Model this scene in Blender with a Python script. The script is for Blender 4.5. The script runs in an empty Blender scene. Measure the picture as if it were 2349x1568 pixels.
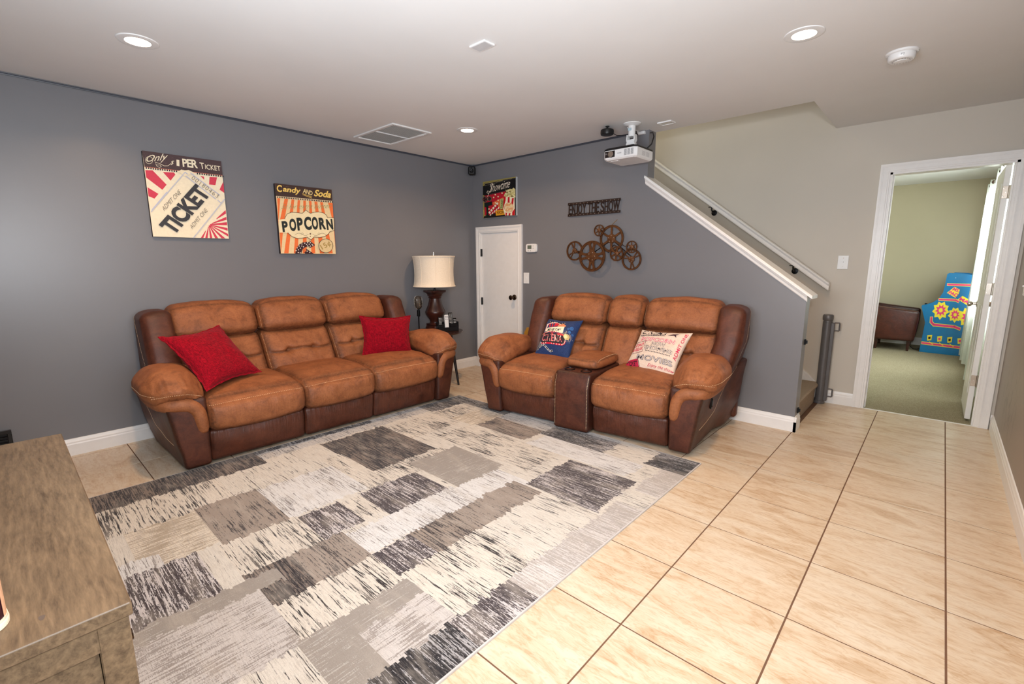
import bpy, math, random
import numpy as np
from mathutils import Vector, Matrix, noise as mnoise
from mathutils.bvhtree import BVHTree

random.seed(7); RNG = np.random.RandomState(7)
C = bpy.context.scene.collection
PI = math.pi
sc = bpy.context.scene

# ------------------------------------------------------------ camera, world, lights
H = 2.458          # ceiling height
D = 1.087          # far (stair / door) wall
XR = 4.758         # right wall
YF = -4.62         # wall behind the media cabinet
cam = bpy.data.cameras.new('camera'); camo = bpy.data.objects.new('camera', cam); C.objects.link(camo)
cam.sensor_width = 36.0; cam.lens = 36.0 * 1073.679 / 2349; cam.clip_start = 0.05
yaw, pitch, roll = 0.7391, 0.17, -0.0035
Fv = Vector((-math.sin(yaw), math.cos(yaw), 0)); Rv = Vector((math.cos(yaw), math.sin(yaw), 0)); Uv = Vector((0, 0, 1))
F2 = Fv * math.cos(pitch) - Uv * math.sin(pitch); U2 = Uv * math.cos(pitch) + Fv * math.sin(pitch)
R3 = Rv * math.cos(roll) + U2 * math.sin(roll); U3 = U2 * math.cos(roll) - Rv * math.sin(roll)
M = Matrix((R3, U3, -F2)).transposed().to_4x4(); M.translation = Vector((4.3373, -4.0567, 1.3164))
camo.matrix_world = M
sc.camera = camo
sc.view_settings.view_transform = 'Standard'
try: sc.view_settings.look = 'None'
except Exception: pass
sc.view_settings.exposure = 0.0; sc.view_settings.gamma = 1.0; sc.view_settings.use_curve_mapping = False

world = bpy.data.worlds.new('world'); sc.world = world; world.use_nodes = True
bg = world.node_tree.nodes['Background']; bg.inputs[0].default_value = (0.85, 0.93, 1.0, 1); bg.inputs[1].default_value = 2.2

def area(name, loc, target, size, power, col, sizey=None, shape=None, spread=None):
    l = bpy.data.lights.new(name, 'AREA'); l.energy = power; l.color = col; l.size = size
    if sizey: l.shape = 'RECTANGLE'; l.size_y = sizey
    if shape: l.shape = shape
    if spread: l.spread = spread
    o = bpy.data.objects.new(name, l); C.objects.link(o); o.location = loc
    o.rotation_euler = (Vector(target) - Vector(loc)).to_track_quat('-Z', 'Y').to_euler()
    return o
# photographer's flash above the camera, daylight from the window in the right wall beside the camera
area('camera_flash', (4.42, -3.98, 1.68), (1.3, -0.6, 1.75), 0.16, 30, (1.0, 0.98, 0.97), shape='DISK')
area('window_daylight', (XR - 0.03, -3.45, 1.35), (0.0, -2.9, 1.5), 1.3, 22, (0.78, 0.89, 1.0), sizey=1.3)
area('bounce_flash', (3.6, -4.3, 1.35), (3.2, -2.6, 2.458), 1.1, 78, (0.84, 0.92, 1.0), sizey=0.7)
area('garden_light', (5.15, 3.1, 1.75), (3.5, 3.3, 0.9), 2.9, 230, (0.93, 1.0, 0.95), sizey=1.3)
area('stair_fill_light', (0.9, 0.62, 4.2), (2.4, 0.9, 1.5), 0.8, 26, (1.0, 0.93, 0.72))  # fill lamp added to brighten the greige stair wall, no known fixture

# ------------------------------------------------------------ materials
def srgb(r, g, b):
    f = lambda c: (c/255/12.92 if c/255 <= .04045 else ((c/255+.055)/1.055)**2.4)
    return (f(r), f(g), f(b), 1)
MATS = {}
class NT:
    def __init__(s, name):
        s.m = bpy.data.materials.new(name); s.m.use_nodes = True; s.t = s.m.node_tree; s.b = s.t.nodes['Principled BSDF']; s.o = s.t.nodes['Material Output']
    def n(s, typ, **kw):
        x = s.t.nodes.new(typ)
        for k, v in kw.items():
            if k.startswith('i_'): x.inputs[k[2:].replace('_', ' ')].default_value = v
            else: setattr(x, k, v)
        return x
    def l(s, a, b): s.t.links.new(a, b)
    def coord(s, scale=(1, 1, 1), kind='Object', rot=(0, 0, 0)):
        tc = s.n('ShaderNodeTexCoord'); mp = s.n('ShaderNodeMapping'); s.l(tc.outputs[kind], mp.inputs[0])
        mp.inputs['Scale'].default_value = scale; mp.inputs['Rotation'].default_value = rot
        return mp.outputs[0]
    def noise(s, vec, scale, detail=4, rough=.55, dist=0):
        x = s.n('ShaderNodeTexNoise'); s.l(vec, x.inputs['Vector']); x.inputs['Scale'].default_value = scale
        x.inputs['Detail'].default_value = detail; x.inputs['Roughness'].default_value = rough; x.inputs['Distortion'].default_value = dist
        return x.outputs['Fac']
    def ramp(s, fac, stops, interp='LINEAR'):
        r = s.n('ShaderNodeValToRGB'); s.l(fac, r.inputs[0]); r.color_ramp.interpolation = interp
        e = r.color_ramp.elements
        e[0].position, e[0].color = stops[0]; e[1].position, e[1].color = stops[-1]
        for p, c in stops[1:-1]:
            q = e.new(p); q.color = c
        return r.outputs[0]
    def mix(s, fac, a, b, mode='MIX'):
        x = s.n('ShaderNodeMix', data_type='RGBA', blend_type=mode)
        for i, v in ((0, fac), (6, a), (7, b)):
            if hasattr(v, 'links'): s.l(v, x.inputs[i])
            else: x.inputs[i].default_value = v
        return x.outputs[2]
    def math(s, op, a, b=0.0, c=0.0, clamp=False):
        x = s.n('ShaderNodeMath', operation=op); x.use_clamp = clamp
        for i, v in ((0, a), (1, b), (2, c)):
            if hasattr(v, 'links'): s.l(v, x.inputs[i])
            else: x.inputs[i].default_value = v
        return x.outputs[0]
    def bump(s, h, strength=.2, dist=.01, normal=None):
        x = s.n('ShaderNodeBump'); s.l(h, x.inputs['Height']); x.inputs['Strength'].default_value = strength; x.inputs['Distance'].default_value = dist
        if normal: s.l(normal, x.inputs['Normal'])
        s.l(x.outputs[0], s.b.inputs['Normal']); return x.outputs[0]
    def col(s, v):
        if hasattr(v, 'links'): s.l(v, s.b.inputs['Base Color'])
        else: s.b.inputs['Base Color'].default_value = v
    def set(s, **kw):
        for k, v in kw.items(): s.b.inputs[k.replace('_', ' ')].default_value = v
        return s

def plain(name, rgb, rough=.5, metal=0, var=.06, spec=.5, nscale=18, bump=0, **kw):
    if name in MATS: return MATS[name]
    t = NT(name); v = t.coord(); f = t.noise(v, nscale, 3)
    c = srgb(*rgb); d = tuple(x*(1-var) for x in c[:3])+(1,); e = tuple(min(1, x*(1+var)) for x in c[:3])+(1,)
    t.col(t.ramp(f, [(.3, d), (.7, e)])); t.set(Roughness=rough, Metallic=metal); t.b.inputs['Specular IOR Level'].default_value = spec
    if bump: t.bump(t.noise(v, nscale*8, 3), bump, .002)
    for k, x in kw.items(): t.b.inputs[k.replace('_', ' ')].default_value = x
    MATS[name] = t.m; return t.m

def paint(name, rgb, rough=.42, spec=.5):
    t = NT(name); v = t.coord(); f = t.noise(v, 1.3, 3)
    c = srgb(*rgb); d = tuple(x*.96 for x in c[:3])+(1,)
    t.col(t.ramp(f, [(.35, d), (.65, c)])); t.set(Roughness=rough); t.b.inputs['Specular IOR Level'].default_value = spec
    t.bump(t.noise(v, 260, 2), .06, .001)
    return t.m
m_slate = paint('slate_paint', (118, 118, 122), .33, .5)
m_greige = paint('greige_paint', (200, 193, 182), .5, .35)
m_taupe = paint('taupe_paint', (150, 138, 128), .42, .45)
def scuffs(mat):
    t = NT.__new__(NT); t.m = mat; t.t = mat.node_tree; t.b = t.t.nodes['Principled BSDF']; t.o = t.t.nodes['Material Output']
    tc = t.n('ShaderNodeTexCoord'); sx = t.n('ShaderNodeSeparateXYZ'); t.l(tc.outputs['Object'], sx.inputs[0])
    dy = t.math('MULTIPLY', t.math('ADD', sx.outputs[1], -.35), 2.2); dz = t.math('MULTIPLY', t.math('ADD', sx.outputs[2], -.42), 3.2)
    d = t.math('ADD', t.math('MULTIPLY', dy, dy), t.math('MULTIPLY', dz, dz)); near = t.math('SUBTRACT', 1.0, d, clamp=True)
    n = t.noise(t.coord((1, 22, 7)), 1.0, 4, .6, .6); k = t.math('MULTIPLY', near, t.ramp(n, [(.54, (0, 0, 0, 1)), (.60, (1, 1, 1, 1))]))
    old = t.b.inputs['Base Color'].links[0].from_socket; t.col(t.mix(t.math('MULTIPLY', k, .5), old, srgb(84, 72, 66)))
scuffs(m_taupe)
m_ceil = paint('ceiling_paint', (224, 223, 222), .8, .2)
m_sage = paint('sage_paint', (186, 177, 152), .6, .3)
m_white = plain('white_trim_paint', (232, 230, 228), .32, var=.02)
m_black = plain('black_plastic', (14, 14, 16), .35, var=.1)
m_blackmetal = plain('black_metal', (20, 20, 22), .4, .6)
m_chrome = plain('brushed_nickel', (190, 180, 168), .22, 1.0)
m_bronze = plain('dark_bronze', (88, 72, 60), .18, 1.0)
m_plastic = plain('white_plastic', (226, 226, 226), .35, var=.02)
m_grayplastic = plain('gray_gate_plastic', (98, 96, 97), .4, .2)

def tile_mat():
    t = NT('cream_stone_tile'); oi = t.n('ShaderNodeObjectInfo')
    tc = t.n('ShaderNodeTexCoord'); mp = t.n('ShaderNodeMapping'); mp.vector_type = 'POINT'
    t.l(tc.outputs['Object'], mp.inputs[0]); cmb = t.n('ShaderNodeCombineXYZ')
    t.l(t.math('MULTIPLY', oi.outputs['Random'], 37), cmb.inputs[0]); t.l(t.math('MULTIPLY', oi.outputs['Random'], 91), cmb.inputs[1])
    t.l(cmb.outputs[0], mp.inputs['Location']); mp.inputs['Rotation'].default_value = (0, 0, .62); mp.inputs['Scale'].default_value = (2.4, 8.5, 1)
    n1 = t.noise(mp.outputs[0], 1.0, 7, .62, 1.6); n2 = t.noise(mp.outputs[0], 5.5, 5, .6, 2.0)
    a = t.ramp(n1, [(.36, srgb(186, 156, 122)), (.46, srgb(206, 184, 156)), (.60, srgb(214, 199, 177))])
    b = t.ramp(n2, [(.40, srgb(178, 144, 110)), (.52, srgb(214, 198, 176))])
    t.col(t.mix(.3, a, b)); t.set(Roughness=.33); t.bump(n2, .08, .002)
    return t.m
m_tile = tile_mat()
m_grout = plain('brown_grout', (108, 78, 58), .9, var=.1)

def leather(name, dark, mid, light, rough=.55, scale=1.0, sheen=0, gather=0.0):
    t = NT(name); v = t.coord()
    n1 = t.noise(v, 11*scale, 7, .7, .5); n2 = t.noise(v, 90*scale, 4, .7)
    base = t.ramp(n1, [(.24, dark), (.45, mid), (.70, light)])
    base = t.mix(t.math('MULTIPLY', t.ramp(n2, [(.45, (0, 0, 0, 1)), (.7, (1, 1, 1, 1))]), .35), base, dark)
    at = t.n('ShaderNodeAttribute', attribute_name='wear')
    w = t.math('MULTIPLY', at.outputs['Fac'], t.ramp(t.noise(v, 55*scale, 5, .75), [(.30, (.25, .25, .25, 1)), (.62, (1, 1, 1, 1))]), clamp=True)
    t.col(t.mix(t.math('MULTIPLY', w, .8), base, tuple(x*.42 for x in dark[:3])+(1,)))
    t.set(Roughness=rough); t.b.inputs['Specular IOR Level'].default_value = .45
    vo = t.n('ShaderNodeTexVoronoi'); t.l(v, vo.inputs['Vector']); vo.inputs['Scale'].default_value = 240*scale
    h = t.math('ADD', t.math('MULTIPLY', vo.outputs['Distance'], .25), t.noise(v, 22*scale, 5, .6))
    if gather:
        g = t.noise(t.coord((95, 5, 5)), 1.0, 3, .6, .4)
        h = t.math('ADD', h, t.math('MULTIPLY', g, gather))
    t.bump(h, .5, .0045)
    return t.m
m_tan = leather('tan_suede_leather', srgb(92, 50, 26), srgb(142, 84, 48), srgb(164, 101, 61), .62)
m_tang = leather('tan_suede_leather_gathered', srgb(92, 50, 26), srgb(142, 84, 48), srgb(164, 101, 61), .6, gather=1.3)
m_brown = leather('dark_brown_leather', srgb(52, 22, 12), srgb(78, 38, 24), srgb(98, 52, 34), .5)
m_browng = leather('dark_brown_leather_gathered', srgb(56, 25, 14), srgb(82, 42, 27), srgb(98, 52, 35), .45, gather=1.6)
m_stitch = plain('cream_thread', (225, 195, 155), .7)

def wood(name, dark, light, rough=.45, scale=(3, 40, 40), s2=1.0):
    t = NT(name); v = t.coord(scale); n = t.noise(v, 1.0*s2, 7, .7, .25); m = t.noise(t.coord(tuple(k*.12 for k in scale)), 3, 6, .7)
    t.col(t.mix(t.math('MULTIPLY', m, .35), t.ramp(n, [(.3, dark), (.7, light)]), t.ramp(m, [(.35, dark), (.7, light)])))
    t.set(Roughness=rough); t.bump(n, .12, .002); return t.m
m_oak = wood('washed_brown_oak', srgb(70, 55, 40), srgb(138, 115, 88), .45, (11, 85, 85))
m_walnut = wood('dark_walnut', srgb(30, 14, 9), srgb(64, 34, 22), .22, (6, 6, 30))
m_espresso = wood('espresso_wood', srgb(38, 15, 10), srgb(70, 32, 22), .3, (12, 12, 5))

def fabric(name, c1, c2, sx=240, rough=.9, bump=.5, sheen=.3):
    t = NT(name); v = t.coord((1, 1, 1), 'UV') if False else t.coord()
    n = t.noise(t.coord((sx, sx*.16, sx)), 1, 2); n2 = t.noise(t.coord((sx*.16, sx, sx)), 1, 2); b = t.noise(v, 6, 3)
    f = t.math('MULTIPLY', n, n2)
    t.col(t.ramp(f, [(.14, c1), (.42, c2)])); t.set(Roughness=rough); t.b.inputs['Sheen Weight'].default_value = sheen
    t.b.inputs['Specular IOR Level'].default_value = .15
    t.bump(f, bump, .006); return t.m
m_red = fabric('red_chenille', srgb(104, 0, 18), srgb(172, 6, 32), 230, .9, .6, .04)
m_navy = fabric('navy_printed_cloth', srgb(26, 40, 78), srgb(44, 72, 124), 500, .55, .05, .1)
m_cream = fabric('cream_printed_cloth', srgb(212, 190, 172), srgb(230, 212, 196), 420, .85, .2, .1)
m_shade = fabric('cream_lamp_shade_cloth', srgb(222, 208, 186), srgb(240, 228, 210), 300, .8, .04, .1)

def carpet_mat(name, c1, c2, s=140):
    t = NT(name); n = t.noise(t.coord(), s, 4, .7); l = t.noise(t.coord(), 6, 3)
    t.col(t.mix(t.math('MULTIPLY', l, .3), t.ramp(n, [(.35, c1), (.65, c2)]), c2)); t.set(Roughness=1.0); t.b.inputs['Specular IOR Level'].default_value = .05
    t.bump(n, .9, .012); return t.m
m_carpet = carpet_mat('beige_loop_carpet', srgb(128, 116, 92), srgb(186, 176, 150))
m_staircarpet = carpet_mat('tan_stair_carpet', srgb(160, 138, 116), srgb(206, 186, 164), 200)

def emit(name, rgb, s):
    t = NT(name); t.b.inputs['Emission Color'].default_value = srgb(*rgb); t.b.inputs['Emission Strength'].default_value = s; t.col(srgb(*rgb)); return t.m
def ink(rgb, rough=.6):
    return plain('ink_%d_%d_%d' % rgb, rgb, rough, var=.04, spec=.3, nscale=60)

# ------------------------------------------------------------ mesh builder
class MB:
    def __init__(s): s.v = []; s.f = []; s.mi = []; s.mats = []; s.wear = None
    def mid(s, m):
        if m not in s.mats: s.mats.append(m)
        return s.mats.index(m)
    def add(s, v, f, m):
        o = len(s.v); s.v += [tuple(map(float, p)) for p in v]; k = s.mid(m)
        for q in f: s.f.append(tuple(o+i for i in q)); s.mi.append(k)
    def box(s, a, b, m, mats=None, bev=0):
        x0, y0, z0 = a; x1, y1, z1 = b
        if bev:
            v = []; 
            e = bev
            for (X, Y, Z) in ((0, 0, 0), (1, 0, 0), (1, 1, 0), (0, 1, 0), (0, 0, 1), (1, 0, 1), (1, 1, 1), (0, 1, 1)):
                cx, cy, cz = (x0, x1)[X], (y0, y1)[Y], (z0, z1)[Z]; sx, sy, sz = 1-2*X, 1-2*Y, 1-2*Z
                v += [(cx, cy+sy*e, cz+sz*e), (cx+sx*e, cy, cz+sz*e), (cx+sx*e, cy+sy*e, cz)]
            I = lambda c, a: c*3+a
            f = [[I(c, 0) for c in (0, 4, 7, 3)], [I(c, 0) for c in (1, 2, 6, 5)], [I(c, 1) for c in (0, 1, 5, 4)], [I(c, 1) for c in (3, 7, 6, 2)], [I(c, 2) for c in (0, 3, 2, 1)], [I(c, 2) for c in (4, 5, 6, 7)]]
            for c1, c2, a, b_ in ((0, 4, 0, 1), (5, 1, 0, 1), (2, 6, 0, 1), (7, 3, 0, 1), (1, 0, 1, 2), (4, 5, 1, 2), (3, 2, 1, 2), (6, 7, 1, 2), (0, 3, 0, 2), (7, 4, 0, 2), (2, 1, 0, 2), (5, 6, 0, 2)):
                f.append([I(c1, a), I(c2, a), I(c2, b_), I(c1, b_)])
            for c in range(8): f.append([I(c, 0), I(c, 1), I(c, 2)])
            s.add(v, f, m); return s
        v = [(x0, y0, z0), (x1, y0, z0), (x1, y1, z0), (x0, y1, z0), (x0, y0, z1), (x1, y0, z1), (x1, y1, z1), (x0, y1, z1)]
        F = {'-z': (0, 3, 2, 1), '+z': (4, 5, 6, 7), '-y': (0, 1, 5, 4), '+y': (2, 3, 7, 6), '-x': (0, 4, 7, 3), '+x': (1, 2, 6, 5)}
        for k, q in F.items(): s.add([v[i] for i in q], [(0, 1, 2, 3)], (mats or {}).get(k, m))
        return s
    def prism(s, poly, axis, a, b, m, mside=None):
        """poly: 2-D points; axis: the extrusion axis; the other two axes keep x,y,z order"""
        n = len(poly)
        def P(u, w, t):
            return {'x': (t, u, w), 'y': (u, t, w), 'z': (u, w, t)}[axis]
        v = [P(u, w, a) for u, w in poly]+[P(u, w, b) for u, w in poly]
        s.add(v, [tuple(range(n))[::-1], tuple(range(n, 2*n))], m)
        s.add(v, [(i, (i+1) % n, n+(i+1) % n, n+i) for i in range(n)], mside or m); return s
    def lathe(s, prof, m, c=(0, 0, 0), n=32, sq=0, axis='z', ang=0):
        v = []; f = []
        for r, z in prof:
            for i in range(n):
                a = 2*PI*i/n+ang
                k = 1.0 if not sq else (abs(math.cos(a))**sq+abs(math.sin(a))**sq)**(-1/sq)
                x, y = r*k*math.cos(a), r*k*math.sin(a)
                p = {'z': (x, y, z), 'y': (x, z, y), 'x': (z, x, y)}[axis]
                v.append((c[0]+p[0], c[1]+p[1], c[2]+p[2]))
        L = len(prof)
        for j in range(L-1):
            for i in range(n): f.append((j*n+i, j*n+(i+1) % n, (j+1)*n+(i+1) % n, (j+1)*n+i))
        if prof[0][0] > 1e-6: f.append(tuple(range(n))[::-1])
        if prof[-1][0] > 1e-6: f.append(tuple((L-1)*n+i for i in range(n)))
        s.add(v, f, m); return s
    def tube(s, pts, r, m, n=10, cap=True, flat=None):
        pts = [Vector(p) for p in pts]; L = len(pts); rs = r if hasattr(r, '__len__') else [r]*L
        v = []; f = []; up = None
        for i, p in enumerate(pts):
            t = (pts[min(i+1, L-1)]-pts[max(i-1, 0)]).normalized()
            if up is None:
                up = Vector((0, 0, 1)) if abs(t.z) < .9 else Vector((1, 0, 0))
            a = t.cross(up).normalized(); b = a.cross(t).normalized(); up = b
            for k in range(n):
                an = 2*PI*k/n; rr = rs[i]
                if hasattr(rr, '__len__'): ra, rb = rr
                else: ra = rb = rr
                v.append(p+a*math.cos(an)*ra+b*math.sin(an)*rb)
        for i in range(L-1):
            for k in range(n): f.append((i*n+k, i*n+(k+1) % n, (i+1)*n+(k+1) % n, (i+1)*n+k))
        if cap: f += [tuple(range(n))[::-1], tuple((L-1)*n+k for k in range(n))]
        s.add(v, f, m); return s
    def sweep(s, prof, a, b, out, m):
        """trim profile (d outwards, z) swept from a to b (2-D points), out = outward unit 2-D vector"""
        n = len(prof); v = []
        for p in (a, b): v += [(p[0]+out[0]*d, p[1]+out[1]*d, z+(p[2] if len(p) > 2 else 0)) for d, z in prof]
        s.add(v, [(i, (i+1) % n, n+(i+1) % n, n+i) for i in range(n)]+[tuple(range(n)), tuple(range(n, 2*n))[::-1]], m); return s
    def build(s, name, parent=None, smooth=False, loc=None, angle=40):
        me = bpy.data.meshes.new(name); me.from_pydata(s.v, [], s.f)
        for m in s.mats: me.materials.append(m)
        me.polygons.foreach_set('material_index', s.mi)
        if smooth:
            me.polygons.foreach_set('use_smooth', [True]*len(s.f))
        me.update(); 
        import bmesh
        bm = bmesh.new(); bm.from_mesh(me); bmesh.ops.recalc_face_normals(bm, faces=bm.faces)
        if smooth:
            th = math.radians(angle)
            for e in bm.edges:
                if len(e.link_faces) == 2 and e.calc_face_angle(0) > th: e.smooth = False
        bm.to_mesh(me); bm.free()
        o = bpy.data.objects.new(name, me); C.objects.link(o)
        if loc is not None: o.location = loc
        if parent is not None: o.parent = parent
        return o
def tag(o, label=None, cat=None, group=None, kind=None):
    if label: o['label'] = label
    if cat: o['category'] = cat
    if group: o['group'] = group
    if kind: o['kind'] = kind
    return o
def empty(name, loc, rz=0, **kw):
    o = bpy.data.objects.new(name, None); C.objects.link(o); o.location = loc; o.rotation_euler = (0, 0, rz); o.empty_display_size = .1
    return tag(o, **kw)
def struct(o, label, cat): return tag(o, label, cat, kind='structure')
def sub(a, b): return tuple(x-y for x, y in zip(a, b))

# ------------------------------------------------------------ room shell
wl = MB(); wl.box((-.12, YF, 0), (0, 0, H), m_slate); struct(wl.build('wall_left'), 'slate gray painted wall behind the sofa', 'wall')
# back wall: full height on the left, sloping knee wall beside the stairs on the right
XE, XK, T = 2.2875, 3.610, .128
wb = MB()
prof = [(0, 0), (XK, 0), (XK, 1.065), (XE, 2.035), (XE, H), (0, H)]
DX0, DX1, DZ1 = .135, .735, 1.655
front = [(0, 0), (DX0, 0), (DX0, DZ1), (DX1, DZ1), (DX1, 0), (XK, 0), (XK, 1.065), (XE, 2.035), (XE, H), (0, H)]
wb.prism(front, 'y', 0, T, m_slate)
struct(wb.build('wall_back'), 'slate gray wall with sloping top edge beside the stairs', 'wall')
wbs = MB(); wbs.prism([(XK-.0, .03), (XK, 1.06), (XE+.0, 2.03), (XE+.0, H), (0, H), (0, .03)], 'y', T, T+.006, m_greige)
struct(wbs.build('wall_stair_side'), 'greige stair side of the slate gray wall', 'wall')
# far wall with door opening; it goes on up the stairwell
OX0, OX1, OZ = 3.925, 4.668, 2.035
wf = MB(); wf.prism([(-.1, 0), (OX0, 0), (OX0, OZ), (OX1, OZ), (OX1, 0), (XR+.12, 0), (XR+.12, H), (3.62, H), (3.62, 4.6), (-.1, 4.6)], 'y', D, D+.11, m_greige)
struct(wf.build('wall_far'), 'greige wall along the stairs with the open doorway', 'wall')
# right wall with a window (beside the camera, out of the frame)
wr = MB(); wy0, wy1, wz0, wz1 = -4.15, -2.75, .7, 2.05
wr.box((XR, YF, 0), (XR+.12, wy0, H), m_taupe); wr.box((XR, wy1, 0), (XR+.12, D, H), m_taupe)
wr.box((XR, wy0, 0), (XR+.12, wy1, wz0), m_taupe); wr.box((XR, wy0, wz1), (XR+.12, wy1, H), m_taupe)
struct(wr.build('wall_right'), 'taupe gray scuffed wall at the right edge', 'wall')
wfr = MB(); wfr.box((-.12, YF-.12, 0), (XR+.12, YF, H), m_slate); struct(wfr.build('wall_front'), 'slate gray wall behind the media cabinet', 'wall')
XO = 3.5075
ce = MB(); ce.box((-.12, YF-.12, H), (XR+.12, T, H+.28), m_ceil); ce.box((XO, T, H), (XR+.12, D, H+.28), m_ceil, {'-x': m_greige, '+y': m_greige})
ce.box((-.12, T-.0, H+.28), (XR+.12, T+.1, 4.6), m_greige)
struct(ce.build('ceiling'), 'smooth pale ceiling with the stairwell opening', 'ceiling')
sw = MB(); sw.box((XO, T+.1, H+.28), (XO+.1, D, 4.6), m_greige); sw.box((-.2, T, 0), (-.1, D, 4.6), m_greige); sw.box((-.2, T, 4.6), (XO+.2, D+.11, 4.7), m_ceil)
struct(sw.build('wall_stairwell'), 'greige upper walls of the stairwell', 'wall')

# floor: grout bed and single tiles
fl = MB(); fl.box((-.12, YF, -.06), (XR+.12, T+.02, -.0016), m_grout); fl.box((3.30, T+.02, -.06), (XR+.12, D+.02, -.0016), m_grout)
floor = struct(fl.build('floor'), 'cream stone tile floor with brown grout lines', 'floor')
s_, tx, ty = .4425, 3.6046, -.4503; g = .0030
tmesh = None; tiles = 0
for i in range(-9, 4):
    for j in range(-11, 5):
        x0, x1 = tx+i*s_, tx+(i+1)*s_; y0, y1 = ty+j*s_, ty+(j+1)*s_
        def clip(a, b, lo, hi): return max(a, lo), min(b, hi)
        regs = [((0, XR), (YF, 0 if x1 < XK+.01 else D+.0))]
        X = clip(x0+g, x1-g, .0, XR); top = D if x0 > XK-.03 else 0.0
        Y = clip(y0+g, y1-g, YF, top)
        if X[1]-X[0] < .012 or Y[1]-Y[0] < .012: continue
        full = X[1]-X[0] > s_-2*g-1e-4 and Y[1]-Y[0] > s_-2*g-1e-4
        if full and tmesh:
            o = bpy.data.objects.new('tile', tmesh); C.objects.link(o)
        else:
            b = MB(); cx, cy = (X[0]+X[1])/2, (Y[0]+Y[1])/2
            b.box((X[0]-cx, Y[0]-cy, -.008), (X[1]-cx, Y[1]-cy, 0), m_tile, bev=.0005); o = b.build('tile')
            if full: tmesh = o.data
        o.location = ((X[0]+X[1])/2, (Y[0]+Y[1])/2, 0); o.parent = floor; tiles += 1

# trims
BP = [(0, 0), (.016, 0), (.016, .078), (.013, .086), (.013, .095), (.009, .104), (.006, .116), (0, .118)]
def trim(name, segs, label, mat=None, prof=BP):
    b = MB()
    for a, c, out in segs: b.sweep(prof, a, c, out, mat or m_white)
    return struct(b.build(name), label, 'baseboard' if 'base' in name else 'trim')
trim('baseboard_left', [((0, YF), (0, -.0), (1, 0))], 'white baseboard under the wall behind the sofa')
trim('baseboard_back', [((0, 0), (.066, 0), (0, -1)), ((.812, 0), (XK+.016, 0), (0, -1)), ((XK, -.016), (XK, T+.01), (1, 0))], 'white baseboard along the knee wall behind the loveseat')
_b = MB(); _b.box((XK-.001, -.016, 0), (XK+.016, .001, .080), m_white); _b.box((XK-.001, -.012, .08), (XK+.012, .001, .1), m_white); struct(_b.build('trim_6'), 'mitred baseboard corner at the knee wall end', 'trim')
trim('baseboard_far', [((3.60, D), (3.862, D), (0, -1)), ((4.742, D), (XR, D), (0, -1))], 'white baseboard between stairs and doorway')
trim('baseboard_right', [((XR, YF), (XR, D), (-1, 0))], 'white baseboard along the right edge wall')
BD = [(0, H-.017), (.006, H-.017), (.008, H-.011), (.006, H-.006), (.008, H-.001), (0, H)]
trim('trim_1', [((0, YF), (0, 0), (1, 0)), ((0, 0), (XE-.12, 0), (0, -1))], 'thin dark gray bead where slate walls meet the ceiling', plain('dark_bead', (62, 66, 76), .4), BD)

def casing(mb, x0, x1, z1, y, out, w=.072, m=None):
    """three-sided door casing with stepped mouldings on plane y, facing out (-1 or +1)"""
    m = m or m_white
    steps = [(0, .010), (.012, .017), (.020, .012), (.045, .017), (.052, .021), (w, .016)]
    for k in range(len(steps)-1):
        a, d = steps[k]; b = steps[k+1][0]; d2 = steps[k][1]
        ya, yb = y, y+out*d2
        for side in (0, 1):
            xa, xb = (x0-a, x0-b) if side == 0 else (x1+a, x1+b)
            poly = [(xa, 0), (xb, 0), (xb, z1+b), (xa, z1+a)]
            mb.prism(poly, 'y', ya, yb, m)
        mb.prism([(x0-a, z1+a), (x1+a, z1+a), (x1+b, z1+b), (x0-b, z1+b)], 'y', ya, yb, m)

# ---- small closet door in the back wall
d1 = MB(); d1.box((DX0+.004, .012, .012), (DX1-.004, .047, DZ1-.004), m_white, bev=.002)
door1 = struct(d1.build('door_1'), 'small white flat closet door left of the loveseat', 'door')
b = MB(); casing(b, DX0, DX1, DZ1, 0, -1); b.box((DX0-.001, 0, 0), (DX0+.003, T, DZ1), m_white); b.box((DX1-.003, 0, 0), (DX1+.001, T, DZ1), m_white); b.box((DX0, 0, DZ1-.003), (DX1, T, DZ1+.001), m_white)
b.build('door_casing', door1)
for z in (1.425, .835):
    b = MB(); b.lathe([(.0065, z-.045), (.0065, z+.045)], m_black, (DX0+.002, -.006, 0), 10); b.box((DX0-.006, -.003, z-.045), (DX0+.010, .014, z+.045), m_black); b.build('hinge', door1)
b = MB(); kx, kz = .672, .905
b.lathe([(.032, .012), (.032, .004), (.024, -.002), (.012, -.006), (.011, -.03), (.020, -.038), (.027, -.05), (.027, -.06), (.018, -.066), (0, -.067)], m_bronze, (kx, 0, kz), 24, axis='y'); b.build('door_knob', door1, True)
b = MB(); b.box((DX1-.005, .008, kz-.03), (DX1-.001, .013, kz+.03), m_blackmetal); b.build('strike_plate', door1)
# closet interior so the gaps do not leak
b = MB(); b.box((DX0-.02, T-.03, 0), (DX1+.02, T, DZ1+.02), m_white); b.build('door_backing', door1)

# ---- doorway to the next room with its open leaf
hin = Vector((4.655, D+.11+.02, 0))
d2 = MB(); LW = .70
d2.box((0, 0, .02), (.035, LW, OZ-.012), m_white, bev=.002)
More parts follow.
